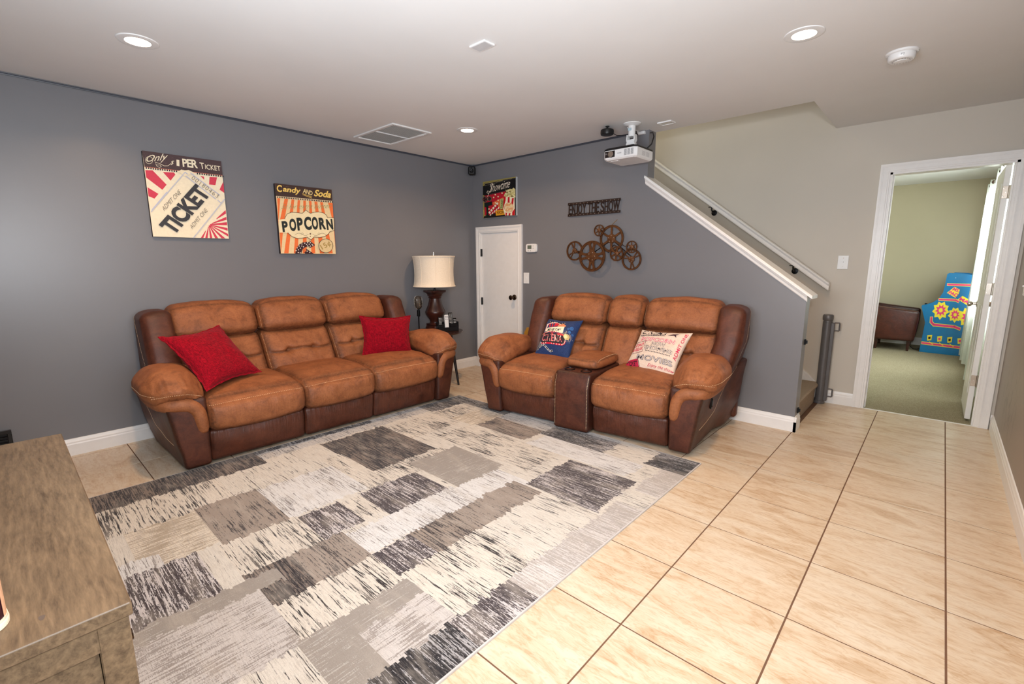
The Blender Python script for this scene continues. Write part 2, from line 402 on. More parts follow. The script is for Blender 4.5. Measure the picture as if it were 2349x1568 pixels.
# raised stiles on both faces
for z0, z1 in ((.22, .95), (1.08, 1.90)):
    for y0, y1 in ((.10, .33), (.38, .61)):
        for xx in (-.0035, .0345):
            d2.box((xx, y0, z0), (xx+.004, y1, z1), m_white, bev=.0015)
dth = math.radians(-3.5)
leaf = struct(d2.build('door_2'), 'white door leaf standing open, seen edge on with three hinges', 'door')
leaf.location = (4.603, 1.225, 0); leaf.rotation_euler = (0, 0, math.radians(.3))
for z in (1.825, 1.09, .345):
    b = MB(); b.box((.002, -.0025, z-.045), (.033, .0005, z+.045), m_chrome, bev=.001)
    for dx, dz in ((.010, .03), (.022, .0), (.010, -.03)): b.lathe([(.0035, -.001), (.0035, -.004), (0, -.0045)], m_chrome, (dx, -.001, z+dz), 10, axis='y')
    b.lathe([(.0055, z-.05), (.0055, z+.05)], m_chrome, (.038, -.006, 0), 10); b.build('hinge', leaf, True)
b = MB(); kp = [(.030, .0), (.030, .006), (.012, .010), (.010, .030), (.022, .038), (.026, .052), (.022, .064), (0, .066)]
b.lathe([(r, -z) for r, z in kp], m_chrome, (0, LW-.07, .93), 20, axis='x'); b.lathe([(r, z+.035) for r, z in kp], m_bronze, (0, LW-.07, .93), 20, axis='x'); b.build('door_knob', leaf, True)
b = MB(); casing(b, OX0, OX1, OZ, D, -1, .068)
b.box((OX0-.002, D, 0), (OX0+.016, D+.11, OZ), m_white); b.box((OX1-.016, D, 0), (OX1+.002, D+.11, OZ), m_white); b.box((OX0, D, OZ-.016), (OX1, D+.11, OZ+.002), m_white)
b.box((OX0+.016, D+.055, 0), (OX0+.026, D+.085, OZ-.016), m_white); b.box((OX1-.026, D+.03, 0), (OX1-.016, D+.06, OZ-.016), m_white)
casing(b, OX0, OX1, OZ, D+.11, 1, .06)
struct(b.build('trim_2'), 'white moulded casing around the open doorway', 'trim')
b = MB(); b.box((OX0, D-.004, -.004), (OX1, D+.012, .004), m_white); struct(b.build('trim_3'), 'pale threshold strip between tile and carpet', 'trim')

# ---- next room
RX0, RX1, RY1, RH = 2.6, 4.80, 5.62, 2.46
b = MB(); b.box((RX0, D+.0, -.06), (RX1+.12, RY1+.1, -.002), m_carpet); struct(b.build('floor'), 'beige loop carpet in the room beyond the doorway', 'floor')
b = MB(); b.box((RX0-.1, RY1, 0), (RX1+.12, RY1+.1, RH), m_sage); struct(b.build('wall_back'), 'sage beige end wall of the room beyond', 'wall')
b = MB(); b.box((RX0-.1, D+.11, 0), (RX0, RY1, RH), m_sage); struct(b.build('wall_left'), 'sage beige left wall of the room beyond', 'wall')
b = MB(); b.box((RX0-.1, D+.11, RH), (RX1+.12, RY1+.1, RH+.1), m_ceil); struct(b.build('ceiling'), 'ceiling of the room beyond', 'ceiling')
b = MB(); b.box((RX0, D+.104, 0), (OX0-.03, D+.116, RH), m_sage); b.box((OX1+.03, D+.104, 0), (RX1, D+.116, RH), m_sage); b.box((OX0-.03, D+.104, OZ+.03), (OX1+.03, D+.116, RH), m_sage); struct(b.build('wall_near'), 'sage beige doorway side of the room beyond', 'wall')
WY0, WY1, WZ0, WZ1 = 1.7, 4.62, .72, 2.1
b = MB()
b.box((RX1, D+.11, 0), (RX1+.12, WY0, RH), m_sage); b.box((RX1, WY1, 0), (RX1+.12, RY1+.1, RH), m_sage); b.box((RX1, WY0, 0), (RX1+.12, WY1, WZ0), m_sage); b.box((RX1, WY0, WZ1), (RX1+.12, WY1, RH), m_sage)
struct(b.build('wall_right'), 'sage beige window wall of the room beyond', 'wall')
b = MB()
for y in (WY0, (WY0+WY1)/2-.025, WY1-.05): b.box((RX1+.04, y, WZ0), (RX1+.09, y+.05, WZ1), m_white)
for z in (WZ0, (WZ0+WZ1)/2-.02, WZ1-.05): b.box((RX1+.04, WY0, z), (RX1+.09, WY1, z+.05), m_white)
b.box((RX1-.03, WY0-.05, WZ0-.03), (RX1+.04, WY1+.05, WZ0), m_white)
win = struct(b.build('window_1'), 'white window behind the curtains in the room beyond', 'window')
tg = NT('window_glass'); _tr = tg.n('ShaderNodeBsdfTransparent'); _gl = tg.n('ShaderNodeBsdfGlossy'); _gl.inputs['Roughness'].default_value = .02; _mx = tg.n('ShaderNodeMixShader'); _mx.inputs[0].default_value = .06
tg.l(_tr.outputs[0], _mx.inputs[1]); tg.l(_gl.outputs[0], _mx.inputs[2]); tg.l(_mx.outputs[0], tg.o.inputs[0])
for k, (ya, yb) in enumerate(((WY0+.05, (WY0+WY1)/2-.025), ((WY0+WY1)/2+.025, WY1-.05))):
    for za, zb in ((WZ0+.05, (WZ0+WZ1)/2-.02), ((WZ0+WZ1)/2+.03, WZ1-.05)):
        p = MB(); p.box((RX1+.062, ya, za), (RX1+.066, yb, zb), tg.m); p.build('pane', win)
trim('baseboard_back', [((RX0, RY1), (RX1, RY1), (0, -1))], 'white baseboard on the end wall of the room beyond')
trim('baseboard_right', [((RX1, D+.12), (RX1, RY1), (-1, 0))], 'white baseboard below the window of the room beyond')
# window in the right wall of the main room (behind the lens)
b = MB()
for y in (wy0, (wy0+wy1)/2-.02, wy1-.04): b.box((XR+.05, y, wz0), (XR+.09, y+.04, wz1), m_white)
for z in (wz0, (wz0+wz1)/2-.02, wz1-.04): b.box((XR+.05, wy0, z), (XR+.09, wy1, z+.04), m_white)
win2 = struct(b.build('window_2'), 'white framed window in the taupe wall beside the camera', 'window')
p = MB(); p.box((XR+.068, wy0+.04, wz0+.04), (XR+.071, wy1-.04, wz1-.04), tg.m); p.build('pane', win2)

# ------------------------------------------------------------ soft upholstery helper
_grid = {}
def cube_grid(n):
    if n in _grid: return _grid[n]
    s = np.linspace(-1, 1, n+1); idx = {}; V = []; F = []
    def vid(p):
        k = tuple(np.round(p*n).astype(int))
        if k not in idx: idx[k] = len(V); V.append(p)
        return idx[k]
    for ax in range(3):
        for sg in (-1, 1):
            g = np.zeros((n+1, n+1), int)
            for i in range(n+1):
                for j in range(n+1):
                    p = np.zeros(3); p[ax] = sg; p[(ax+1) % 3] = s[i]; p[(ax+2) % 3] = s[j]; g[i, j] = vid(p)
            for i in range(n):
                for j in range(n):
                    q = (g[i, j], g[i+1, j], g[i+1, j+1], g[i, j+1]); F.append(q if sg > 0 else q[::-1])
    _grid[n] = (np.array(V), F); return _grid[n]
def soft(name, c, h, mat, r=.03, bulge=(0, 0, 0), n=26, fn=None, parent=None, wearp=3.0, rot=None, wear=1.0):
    V, F = cube_grid(n); h = np.array(h, float)
    w = np.sin(V*PI/2*.97)/math.sin(PI/2*.97)
    q = w*h; inn = np.clip(q, -(h-r), h-r); d = q-inn; L = np.linalg.norm(d, axis=1, keepdims=True); L[L == 0] = 1
    P = inn+d/L*r
    a = P/h
    for k in range(3):
        o = [(k+1) % 3, (k+2) % 3]
        P[:, k] += bulge[k]*np.sign(a[:, k])*np.abs(a[:, k])**3*(1-a[:, o[0]]**2)*(1-a[:, o[1]]**2)
    A2 = np.abs(w)
    e = np.maximum(np.maximum(A2[:, 0]*A2[:, 1], A2[:, 1]*A2[:, 2]), A2[:, 0]*A2[:, 2])
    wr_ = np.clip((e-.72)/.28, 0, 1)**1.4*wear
    if fn is not None:
        res = fn(P, a)
        if isinstance(res, tuple): P, extra = res; wr_ = np.clip(wr_+extra, 0, 1)
        else: P = res
    if rot is not None: P = P@np.array(rot.to_3x3()).T
    P = P+np.array(c, float)
    me = bpy.data.meshes.new(name); me.from_pydata(P.tolist(), [], F); me.materials.append(mat)
    me.polygons.foreach_set('use_smooth', [True]*len(F))
    at = me.attributes.new('wear', 'FLOAT', 'POINT'); at.data.foreach_set('value', wr_.astype(np.float32))
    me.update(); o = bpy.data.objects.new(name, me); C.objects.link(o)
    if parent is not None: o.parent = parent
    o['_P'] = 0
    del o['_P']
    return o
def fbm(P, s, amp, seed=0):
    return np.array([mnoise.noise(Vector((p[0]*s+seed, p[1]*s, p[2]*s))) for p in P])*amp
def bvh_of(o):
    me = o.data; return BVHTree.FromPolygons([v.co.copy() for v in me.vertices], [tuple(p.vertices) for p in me.polygons])
def stitch(o, pts, dirs, step=.011, r=.0013, name='stitching', mat=None, lift=.0006, dash=.62, parent=None):
    """dashed thread laid on object o: dense 3-D guide points, each cast along dirs on to the surface"""
    r *= .8; bv = bvh_of(o); hits = []
    for p, d in zip(pts, dirs):
        d = Vector(d).normalized(); h = bv.ray_cast(Vector(p), d)
        if h[0] is not None: hits.append((h[0], h[1] if h[1].dot(d) < 0 else -h[1]))
    if len(hits) < 2: return None
    b = MB(); acc = 0; 
    P = [hits[0]]
    # resample at step
    segs = []; cur = hits[0][0]; dist = 0; samples = [hits[0]]
    for (a, na), (c, nc) in zip(hits[:-1], hits[1:]):
        L = (c-a).length
        if L > .08 or L < 1e-7: continue
        t = step-dist
        while t <= L:
            samples.append((a.lerp(c, t/L), na.lerp(nc, t/L))); t += step
        dist = (dist+L) % step if L+dist >= step else dist+L
    for (a, na), (c, nc) in zip(samples[:-1], samples[1:]):
        if (c-a).length > step*2.2: continue
        e = a.lerp(c, dash); t = (c-a).normalized(); sd = t.cross(na).normalized()*r; up = na.normalized()
        lo = -up*.0006; hi = up*(lift+r)
        m1 = a.lerp(e, .5)
        v = [a-sd+lo, a+sd+lo, e+sd+lo, e-sd+lo, m1-sd*.8+hi, m1+sd*.8+hi]
        b.add(v, [(0, 1, 5, 4), (2, 3, 4, 5), (0, 4, 3), (1, 2, 5)], mat or m_stitch)
    if not b.f: return None
    return b.build(name, parent or o)

def sstep(a, b, x):
    t = np.clip((x-a)/(b-a), 0, 1); return t*t*(3-2*t)
def gauss(x, s): return np.exp(-(x/s)**2)

# ------------------------------------------------------------ recliner couches
def seat_cushion(root, x0, x1):
    hx = (x1-x0)/2; c = ((x0+x1)/2, -.62, .356)
    def fn(P, a):
        P = P.copy(); X, Y, Z = a[:, 0], a[:, 1], a[:, 2]
        f = sstep(-.2, -1, Y)
        P[:, 1] -= f*.058*np.clip(1-((Z+.12)/1.05)**2, 0, 1)*(1-.3*X**4)      # front roll
        P[:, 1] += f*.035*sstep(.3, 1, Z)                                      # top edge set back
        P[:, 2] -= f*.016*sstep(.2, 1, Z)+f*.020*(1-X**2)*sstep(0, -1, Z)
        P[:, 2] += .012*np.clip(Z, 0, 1)*(1-X**2)*(1-Y**2)
        # seam pinch along the front upper edge
        zc = .245/.47
        P[:, 1] += f*.006*gauss(Z-.60, .07)
        P[:, 2] += fbm(P+np.array(c), 9, .004)*np.clip(Z, 0, 1)
        P[:, 1] += fbm(P+np.array(c), 14, .004, 5)*f
        # fine gathers in the front face
        gx = np.sin((P[:, 0]+c[0])*2*PI/.021+3*fbm(P+np.array(c), 12, 1.0, 9))
        P[:, 1] += gx*.0019*f*gauss(Z-.35, .35)
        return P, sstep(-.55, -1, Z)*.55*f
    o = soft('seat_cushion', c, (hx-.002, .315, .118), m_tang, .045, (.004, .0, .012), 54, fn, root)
    xs = np.linspace(x0+.012, x1-.012, 90)
    stitch(o, [(x, -1.3, .418-.006*abs((x-c[0])/hx)**3) for x in xs], [(0, 1, 0)]*90, .0115, .0017)
    return o
def footrest(root, x0, x1, mat=None):
    hx = (x1-x0)/2; c = ((x0+x1)/2, -.865, .135)
    def fn(P, a):
        P = P.copy(); f = sstep(0, -1, a[:, 1])
        gx = np.sin((P[:, 0]+c[0])*2*PI/.024+5*fbm(P+np.array(c), 8, 1.0, 3))
        P[:, 1] += gx*.0026*f*sstep(-.2, .9, a[:, 2]); P[:, 1] += .022*f*sstep(.5, -1, a[:, 2])
        P[:, 1] += fbm(P+np.array(c), 11, .005, 2)*f
        return P
    return soft('footrest_panel', c, (hx-.003, .055, .108), m_browng, .026, (.0, .014, .0), 40, fn, root, wear=.6)
def back_pair(root, x0, x1, tufts=True, top=1.0, seamx=None):
    hx = (x1-x0)/2; cx = (x0+x1)/2; obs = []
    # lower (lumbar) cushion, reclined
    c = (cx, -.215, .595); rec = .62
    def fn(P, a):
        P = P.copy(); f = sstep(0, -1, a[:, 1]); X = P[:, 0]; Z = P[:, 2]
        if tufts:
            zt = -.005; crease = zt
            for xt in (-hx*.38, hx*.38):
                P[:, 1] += f*(.044*gauss(np.hypot(X-xt, (Z-zt-.004)*1.1), .027))
                P[:, 1] += f*.007*gauss(X-xt, .008)*sstep(.17, .0, np.abs(Z))
            crease = zt+.010*np.cos(X/hx*PI*1.6)
            P[:, 1] += f*.028*gauss(Z-crease, .011)*sstep(1, .8, np.abs(a[:, 0]))
            P[:, 1] -= f*.008*gauss(Z-crease-.055, .05)+f*.010*gauss(Z-crease+.07, .07)
        P[:, 1] += fbm(P+np.array(c), 9, .007, 4)*f
        # edge gathers
        P[:, 1] += f*.002*np.sin((P[:, 2])*2*PI/.028+4*fbm(P, 7, 1, 6))*sstep(.6, .95, np.abs(a[:, 0]))
        P[:, 1] += (-.0)*f; P[:, 1] -= (Z)*-.55                     # recline shear: top goes back
        return P, f*(.35*gauss(Z+.17, .03)+.35*sstep(.75, 1, np.abs(a[:, 0]))+(.8*gauss(Z-crease, .009) if tufts else 0))  # edge distress, plus shade painted into the colour along the tuft crease
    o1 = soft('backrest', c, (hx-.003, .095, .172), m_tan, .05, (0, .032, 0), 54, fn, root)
    c2 = (cx, -.118, .878)
    def fn2(P, a):
        P = P.copy(); f = sstep(0, -1, a[:, 1]); Z = P[:, 2]
        P[:, 1] += Z*.30
        P[:, 1] -= f*.020*gauss(Z+.045, .06)
        P[:, 2] += .012*sstep(.2, 1, a[:, 2])*(1-a[:, 0]**2)-.018*sstep(.2, 1, a[:, 2])*np.abs(a[:, 0])**5
        P[:, 1] += fbm(P+np.array(c2), 8, .008, 7)*f; P[:, 2] += fbm(P+np.array(c2), 8, .006, 8)
        P[:, 1] += f*.0022*np.sin(Z*2*PI/.026+4*fbm(P, 7, 1, 6))*sstep(.65, .95, np.abs(a[:, 0]))
        P[:, 2] += .003*np.sin((P[:, 0])*2*PI/.05+5*fbm(P, 6, 1, 2))*f*sstep(-.6, -1, a[:, 2])
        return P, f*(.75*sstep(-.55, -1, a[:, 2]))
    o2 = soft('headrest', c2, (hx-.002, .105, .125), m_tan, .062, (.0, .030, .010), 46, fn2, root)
    for o, z0, z1 in ((o1, .44, .765), (o2, .765, .99)):
        zs = np.linspace(z0, z1, 40)
        stitch(o, [(x0+.010, -.8, z) for z in zs], [(0, 1, 0)]*40, .012, .0015)
    return o1, o2
def arm(root, hs, sg, wx):
    """arm on side sg: dark panel, tan band, padded top"""
    def P2(x): return sg*(hs+x)
    lean = max(0, abs(wx)-hs-.12)
    def fnp(P, a):
        P = P.copy(); t = (a[:, 2]+1)/2; out = sg*a[:, 0] > 0
        w = sstep(-.2, 1, sg*a[:, 0])
        P[:, 0] += sg*w*(.078*t**1.2+.022*(1-a[:, 1]**2)*np.clip(1-abs(a[:, 2]), 0, 1)+.012*sstep(-.9, .6, a[:, 1]))
        f = sstep(-.5, -1, a[:, 1]); P[:, 1] -= f*.022*t
        P[:, 0] += sg*w*sstep(.2, 1, a[:, 1])*max(0, abs(wx)-hs-.12)*.8; b_ = sstep(.5, 1, a[:, 1]); P[:, 2] += b_*.045*sstep(0, -1, a[:, 2])+(sstep(.25, .8, a[:, 1])*.085*sstep(0, 1, a[:, 2]) if lean > 0 else 0)
        P[:, 0] += fbm(P, 7, .006, 3)*w
        return P, .5*sstep(.9, 1, w)*f
    p = soft('arm_panel', (P2(.075), -.475, .25), (.075, .455, .228), m_brown, .022, (.0, .008, .0), 40, fnp, root)
    # curved seam on the outer side
    pts = [(sg*(hs+.5), -.82+.62*t, .17+.36*t**1.6) for t in np.linspace(0, 1, 60)]
    stitch(p, pts, [(-sg, 0, 0)]*60, .009, .0016, dash=.95)
    # band: padded roll under the pad that bends down the inner front edge
    path = [(.195, -.30, .47), (.228, -.45, .468), (.238, -.62, .463), (.234, -.78, .458), (.220, -.88, .455), (.190, -.925, .452), (.150, -.935, .452), (.105, -.937, .446), (.070, -.938, .425), (.048, -.939, .385), (.040, -.940, .33), (.034, -.938, .275), (.026, -.93, .235)]
    rad = [(.03, .03), (.042, .040), (.045, .043), (.045, .043), (.044, .042), (.042, .042), (.040, .043), (.040, .043), (.040, .042), (.038, .040), (.034, .038), (.028, .034), (.012, .018)]
    # smooth path
    Pp = []; Rr = []
    for i in range(len(path)-1):
        for t in (0, .33, .67):
            Pp.append(tuple(a*(1-t)+b*t for a, b in zip(path[i], path[i+1]))); Rr.append(tuple(a*(1-t)+b*t for a, b in zip(rad[i], rad[i+1])))
    for _ in range(3):
        Pp = [Pp[0]]+[tuple((a+2*b+c)/4 for a, b, c in zip(Pp[i-1], Pp[i], Pp[i+1])) for i in range(1, len(Pp)-1)]+[Pp[-1]]
    b = MB(); b.tube([(sg*(hs+x), y, z) for x, y, z in Pp], Rr, m_tan, 20); bo = b.build('arm_band', root, True, angle=80)
    # pad
    def fna(P, a):
        P = P.copy(); X = a[:, 0]*sg; Y, Z = a[:, 1], a[:, 2]
        P[:, 2] += .030*(1-Y**2)*sstep(-1, .6, Z)                       # crown
        P[:, 2] -= .060*sstep(-.2, -1, X)*sstep(.6, -.9, Y)             # inner front droops on to the seat edge
        P[:, 2] -= .022*sstep(.3, 1, X)
        P[:, 2] -= .030*sstep(-.4, -1, Y)*sstep(-.3, 1, Z)
        P[:, 0] *= 1-.12*sstep(-.5, -1, Y)-.30*sstep(.35, 1, Y)
        P[:, 1] += .05*sstep(0, 1, np.abs(X))*sstep(-.2, -1, Y)
        P += 0; P[:, 2] += fbm(P, 10, .007, 5); P[:, 0] += fbm(P, 9, .005, 6)
        P[:, 2] += .0028*np.sin(P[:, 0]*2*PI/.034+4*fbm(P, 8, 1, 1))*sstep(-.45, -.95, Y)
        return P, .35*sstep(-.55, -1, Y)*sstep(-.3, -1, Z)
    a_ = soft('armrest', (P2(.143), -.665, .545), (.152, .315, .072), m_tan, .064, (.012, .012, .018), 48, fna, root, wear=.3)
    # stitched edge around the front and the outer side of the pad
    pts, dr = [], []
    for t in np.linspace(0, 1, 60):
        pts.append((P2(.01+.27*t), -1.4, .508+.022*math.sin(t*PI)-.035*(1-t)**3)); dr.append((0, 1, 0))
    stitch(a_, pts, dr, .011, .0016)
    pts = [(P2(.9), -.92+.5*t, .522+.012*math.sin(t*PI)) for t in np.linspace(0, 1, 60)]
    stitch(a_, pts, [(-sg, 0, 0)]*60, .011, .0015)
    # wing beside the back cushions
    lean = max(0, abs(wx)-hs-.12)
    def fnw(P, a):
        P = P.copy(); Z = P[:, 2]
        P[:, 1] += (Z-.03)*.38*sstep(.9, -1, a[:, 1]); P[:, 0] += sg*(.0-.02*a[:, 2]*0)
        P[:, 0] += sg*2.2*lean*np.minimum(Z, 0); P[:, 1] += fbm(P, 8, .006, 2)
        P[:, 2] -= .02*sstep(.3, 1, a[:, 2])*sstep(0, 1, a[:, 0]*sg)
        return P
    w_ = soft('wing', (wx, -.175, .72), (.094, .165, .262), m_brown, .045, (.006, .02, .0), 34, fnw, root, wear=.5)
    zs = np.linspace(.55, .95, 40)
    stitch(w_, [(wx+sg*.5, -.285+.24*(z-.55)/.4, z) for z in zs], [(-sg, 0, 0)]*40, .011, .0015)
    return p
def couch(root, hs, seats, backs, wings):
    for x0, x1 in seats: seat_cushion(root, x0, x1); footrest(root, x0, x1)
    for x0, x1, tu in backs: back_pair(root, x0, x1, tu)
    panels = [arm(root, hs, sg, wings[0 if sg < 0 else 1]) for sg in (-1, 1)]
    soft('back_frame', ((wings[0]+wings[1])/2, -.045, .50), ((wings[1]-wings[0])/2+.05, .045, .43), m_brown, .03, (0, 0, 0), 20, lambda P, a: P, root, wear=.2)
    b = MB(); b.box((-hs, -.84, .045), (hs, -.1, .30), m_black); b.build('base_frame', root)
    for sx in (-1, 1):
        for y in (-.78, -.12):
            b = MB(); b.lathe([(.022, .0), (.026, .012), (.020, .02), (.02, .05)], m_black, (sx*(hs-.06), y, 0), 14); b.build('foot', root, True)
    return panels

sofa = empty('reclining_sofa', (.018, -2.312, 0), PI/2, label='tan and dark brown leather three seat reclining sofa against the gray wall', cat='sofa')
seats3 = [(-.93, -.305), (-.305, .275), (.275, .93)]
couch(sofa, .93, seats3, [(a, b, True) for a, b in ((-.93, -.330), (-.320, .250), (.260, .855))], wings=(-1.008, .955))

TH = math.radians(6.5)
love = empty('reclining_loveseat', (2.233, -.215, 0), TH, label='tan and dark brown leather loveseat with center console below the metal reels', cat='loveseat')
LS = [(-.74, -.18), (.135, .715)]
lp = couch(love, .725, LS, [(-.655, -.090, True), (-.080, .245, False), (.255, .870, True)], wings=(-.735, .950))
# centre console
def fnc(P, a):
    P = P.copy(); f = sstep(-.5, -1, a[:, 1]); P[:, 1] += f*.03*sstep(.5, 1, a[:, 2]); P[:, 0] += fbm(P, 8, .003); return P, .25*f*sstep(.8, 1, np.abs(a[:, 0]))
cb = soft('console_box', (-.025, -.66, .245), (.152, .300, .228), m_brown, .022, (.0, .008, .004), 34, fnc, love)
for sx in (-1, 1):
    zs = np.linspace(.05, .455, 50); stitch(cb, [(-.025+sx*.138, -1.4, z) for z in zs], [(0, 1, 0)]*50, .0115, .0019, dash=.72)
def fnl(P, a):
    P = P.copy(); P[:, 2] += .014*(1-a[:, 1]**2)*sstep(-1, 1, a[:, 2]); P[:, 0] *= 1-.18*np.abs(a[:, 1])**4; P[:, 2] += fbm(P, 9, .004); return P, .4*sstep(-.2, -1, a[:, 2])
cl = soft('console_lid', (-.025, -.585, .515), (.155, .215, .034), m_tan, .032, (.004, .01, .014), 36, fnl, love)
stitch(cl, [(-.025+.135, -.78+.4*t, 1.0) for t in np.linspace(0, 1, 50)], [(0, 0, -1)]*50, .011, .0015)
for sx in (-1, 1):
    b = MB(); b.lathe([(.044, .468), (.044, .479), (.036, .480), (.034, .470), (.034, .469), (0, .469)], m_blackmetal, (-.025+sx*.072, -.845, 0), 28); b.build('cup_holder', love, True)
# recliner pull handle on the right side panel
hy_, hz_ = -.70, .345; hx_ = bvh_of(lp[1]).ray_cast(Vector((1.6, hy_, hz_)), Vector((-1, 0, 0)))[0].x-.004; b = MB()
b.lathe([(.034, .0), (.034, .010), (.026, .012), (.024, .004), (0, .004)], m_blackmetal, (hx_, 0, 0), 26, axis='x')
for q in range(len(b.v)):
    x, y, z = b.v[q]; b.v[q] = (x, y*.72+hy_, z*1.35+hz_)
b.box((hx_+.008, hy_-.012, hz_-.02), (hx_+.016, hy_+.010, hz_+.022), m_black, bev=.002)
tag(b.build('recliner_handle', love, True), 'black recessed pull handle')

# ------------------------------------------------------------ stairs, cap rail, handrail, gate
def slope_sweep(mb, prof, x0, x1, zf, m):
    """profile of (y, dz) points swept along the stair slope between x0 and x1; zf(x) = height"""
    n = len(prof); v = [(x0, y, zf(x0)+z) for y, z in prof]+[(x1, y, zf(x1)+z) for y, z in prof]
    mb.add(v, [(i, (i+1) % n, n+(i+1) % n, n+i) for i in range(n)]+[tuple(range(n)), tuple(range(n, 2*n))[::-1]], m)
zw = lambda x: 2.035+(x-XE)*(1.065-2.035)/(XK-XE)
b = MB()
slope_sweep(b, [(-.040, .003), (-.040, .016), (-.034, .026), (T+.034, .026), (T+.040, .016), (T+.040, .003), (T+.030, 0), (-.030, 0)], XE-.012, XK+.040, zw, m_white)
slope_sweep(b, [(-.0005, .001), (-.030, .001), (-.024, -.012), (-.018, -.020), (-.014, -.040), (-.008, -.048), (-.0005, -.050)], XE-.012, XK+.006, zw, m_white)
slope_sweep(b, [(T+.0065, .001), (T+.028, .001), (T+.018, -.022), (T+.0065, -.045)], XE+.0, XK+.006, zw, m_white)
struct(b.build('trim_4'), 'white moulded cap sloping down the knee wall', 'trim')

b = MB(); zs_ = lambda x: .16+(3.56-x)*.75
b.prism([(3.57, 0.0), (3.57, .165), (3.50, .235), (1.3, 1.86), (1.3, 1.5), (3.38, 0.0)], 'y', D-.016, D, m_white)
b.prism([(3.575, .160), (3.56, .185), (3.50, .245), (1.3, 1.87), (1.3, 1.85), (3.50, .225)], 'y', D-.022, D, m_white)
struct(b.build('trim_5'), 'white skirt board rising along the stairs', 'trim')
stair = None
b = MB(); b.box((1.2, T+.007, -.02), (3.30, D-.023, .02), m_staircarpet)
stair = struct(b.build('stairs'), 'tan carpeted stairs rising behind the knee wall', 'stairs')
for k in range(8):
    x1 = 3.572-.253*k; z1 = .190*(k+1)
    b = MB(); b.box((x1-.27, T+.008, max(.0, z1-.19)), (x1, D-.024, z1-.028), m_staircarpet)
    b.box((x1-.27, T+.008, z1-.04), (x1+.022, D-.024, z1), m_staircarpet, bev=.012); b.build('step', stair)

b = MB(); zh = lambda x: 2.407+(x-1.876)*(1.109-2.407)/(3.609-1.876)
hy = 1.0
slope_sweep(b, [(hy-.028, -.070), (hy-.030, -.060), (hy-.020, -.046), (hy-.016, -.034), (hy-.026, -.026), (hy-.031, -.014), (hy-.024, -.004), (hy-.008, .002), (hy+.008, .002), (hy+.024, -.004), (hy+.031, -.014), (hy+.026, -.026), (hy+.016, -.034), (hy+.020, -.046), (hy+.030, -.060), (hy+.028, -.070)], 1.30, 3.595, zh, m_white)
hr = b.build('stair_handrail', None, True, angle=30); tag(hr, 'white moulded handrail on the greige stair wall', 'handrail')
for x in (1.72, 2.509, 3.296):
    z = zh(x)-.07
    b = MB(); b.lathe([(.028, D), (.028, D-.006), (.012, D-.010)], m_blackmetal, (x, 0, z-.055), 16, axis='y'); b.tube([(x, D-.008, z-.055), (x, D-.05, z-.052), (x, hy+.004, z-.03), (x, hy, z-.002)], .007, m_blackmetal, 8)
    b.box((x-.03, hy-.014, z-.005+.02*0), (x+.03, hy+.014, z+.001), m_blackmetal); b.build('rail_bracket', hr, True)

gt = empty('retractable_stair_gate', (3.612, 1.018, 0), label='dark gray retractable baby gate roll standing at the stair foot', cat='baby gate')
b = MB(); b.lathe([(.037, .03), (.037, .765)], m_grayplastic, n=24); b.build('gate_tube', gt, True)
b = MB(); b.lathe([(.036, .766), (.034, .776), (.040, .782), (.042, .80), (.042, .822), (.036, .832), (0, .834)], m_grayplastic, n=24); b.build('gate_cap', gt, True)
b = MB(); b.lathe([(.036, .0), (.043, .004), (.043, .024), (.037, .03)], m_grayplastic, n=24); b.build('gate_base', gt, True)
b = MB(); b.box((.030, -.020, .03), (.058, .012, .76), m_grayplastic, bev=.004); b.build('gate_edge_bar', gt)
for z in (.690, .075):
    b = MB(); b.tube([(.055, -.004, z), (.090, -.004, z), (.094, -.004, z+.006), (.094, -.004, z+.066), (.090, -.004, z+.072), (.055, -.004, z+.072)], .006, m_grayplastic, 8); b.build('gate_hook', gt, True)
b = MB(); b.box((-.050, .0, .02), (-.030, .06, .17), m_plastic, bev=.003); b.box((-.055, .0, .0), (-.03, .06, .05), m_black, bev=.003); b.build('gate_bracket', gt)
for z, nm in ((.155, 'lower'), (.70, 'upper')):
    b = MB(); b.box((0, -.012, -.022), (.010, .012, .022), m_blackmetal, bev=.002); b.box((.008, -.005, -.012), (.02, .005, .012), m_blackmetal)
    tag(b.build('gate_catch', None, loc=(XK+.0, .085, z)), 'small %s dark metal gate catch on the end of the knee wall' % nm, 'catch', 'gate catches')

# ------------------------------------------------------------ area rug
RGX0, RGX1, RGY1, RGL = .918, 3.30, -1.09, 2.86
m = NT('woven_patchwork_pile'); v = m.coord()
ca = m.n('ShaderNodeAttribute', attribute_name='ca'); cbb = m.n('ShaderNodeAttribute', attribute_name='cb'); cp = m.n('ShaderNodeAttribute', attribute_name='cp')
sp = m.n('ShaderNodeSeparateColor'); m.l(cp.outputs['Color'], sp.inputs[0])
nx = m.noise(m.coord((6.0, 115, 1)), 1.0, 6, .72, .3); ny = m.noise(m.coord((125, 8, 1)), 1.0, 5, .68, .3)
nf = m.noise(m.coord((60, 300, 1)), 1.0, 2, .6)
dens = m.noise(m.coord((2.2, 4.5, 1)), 1.3, 3, .6); nm_ = m.math('ADD', m.math('MULTIPLY', nx, m.math('SUBTRACT', 1.0, sp.outputs[1])), m.math('MULTIPLY', ny, sp.outputs[1]))
nm_ = m.math('ADD', nm_, m.math('MULTIPLY', m.math('SUBTRACT', nf, .5), m.math('ADD', .05, m.math('MULTIPLY', sp.outputs[2], .45))))
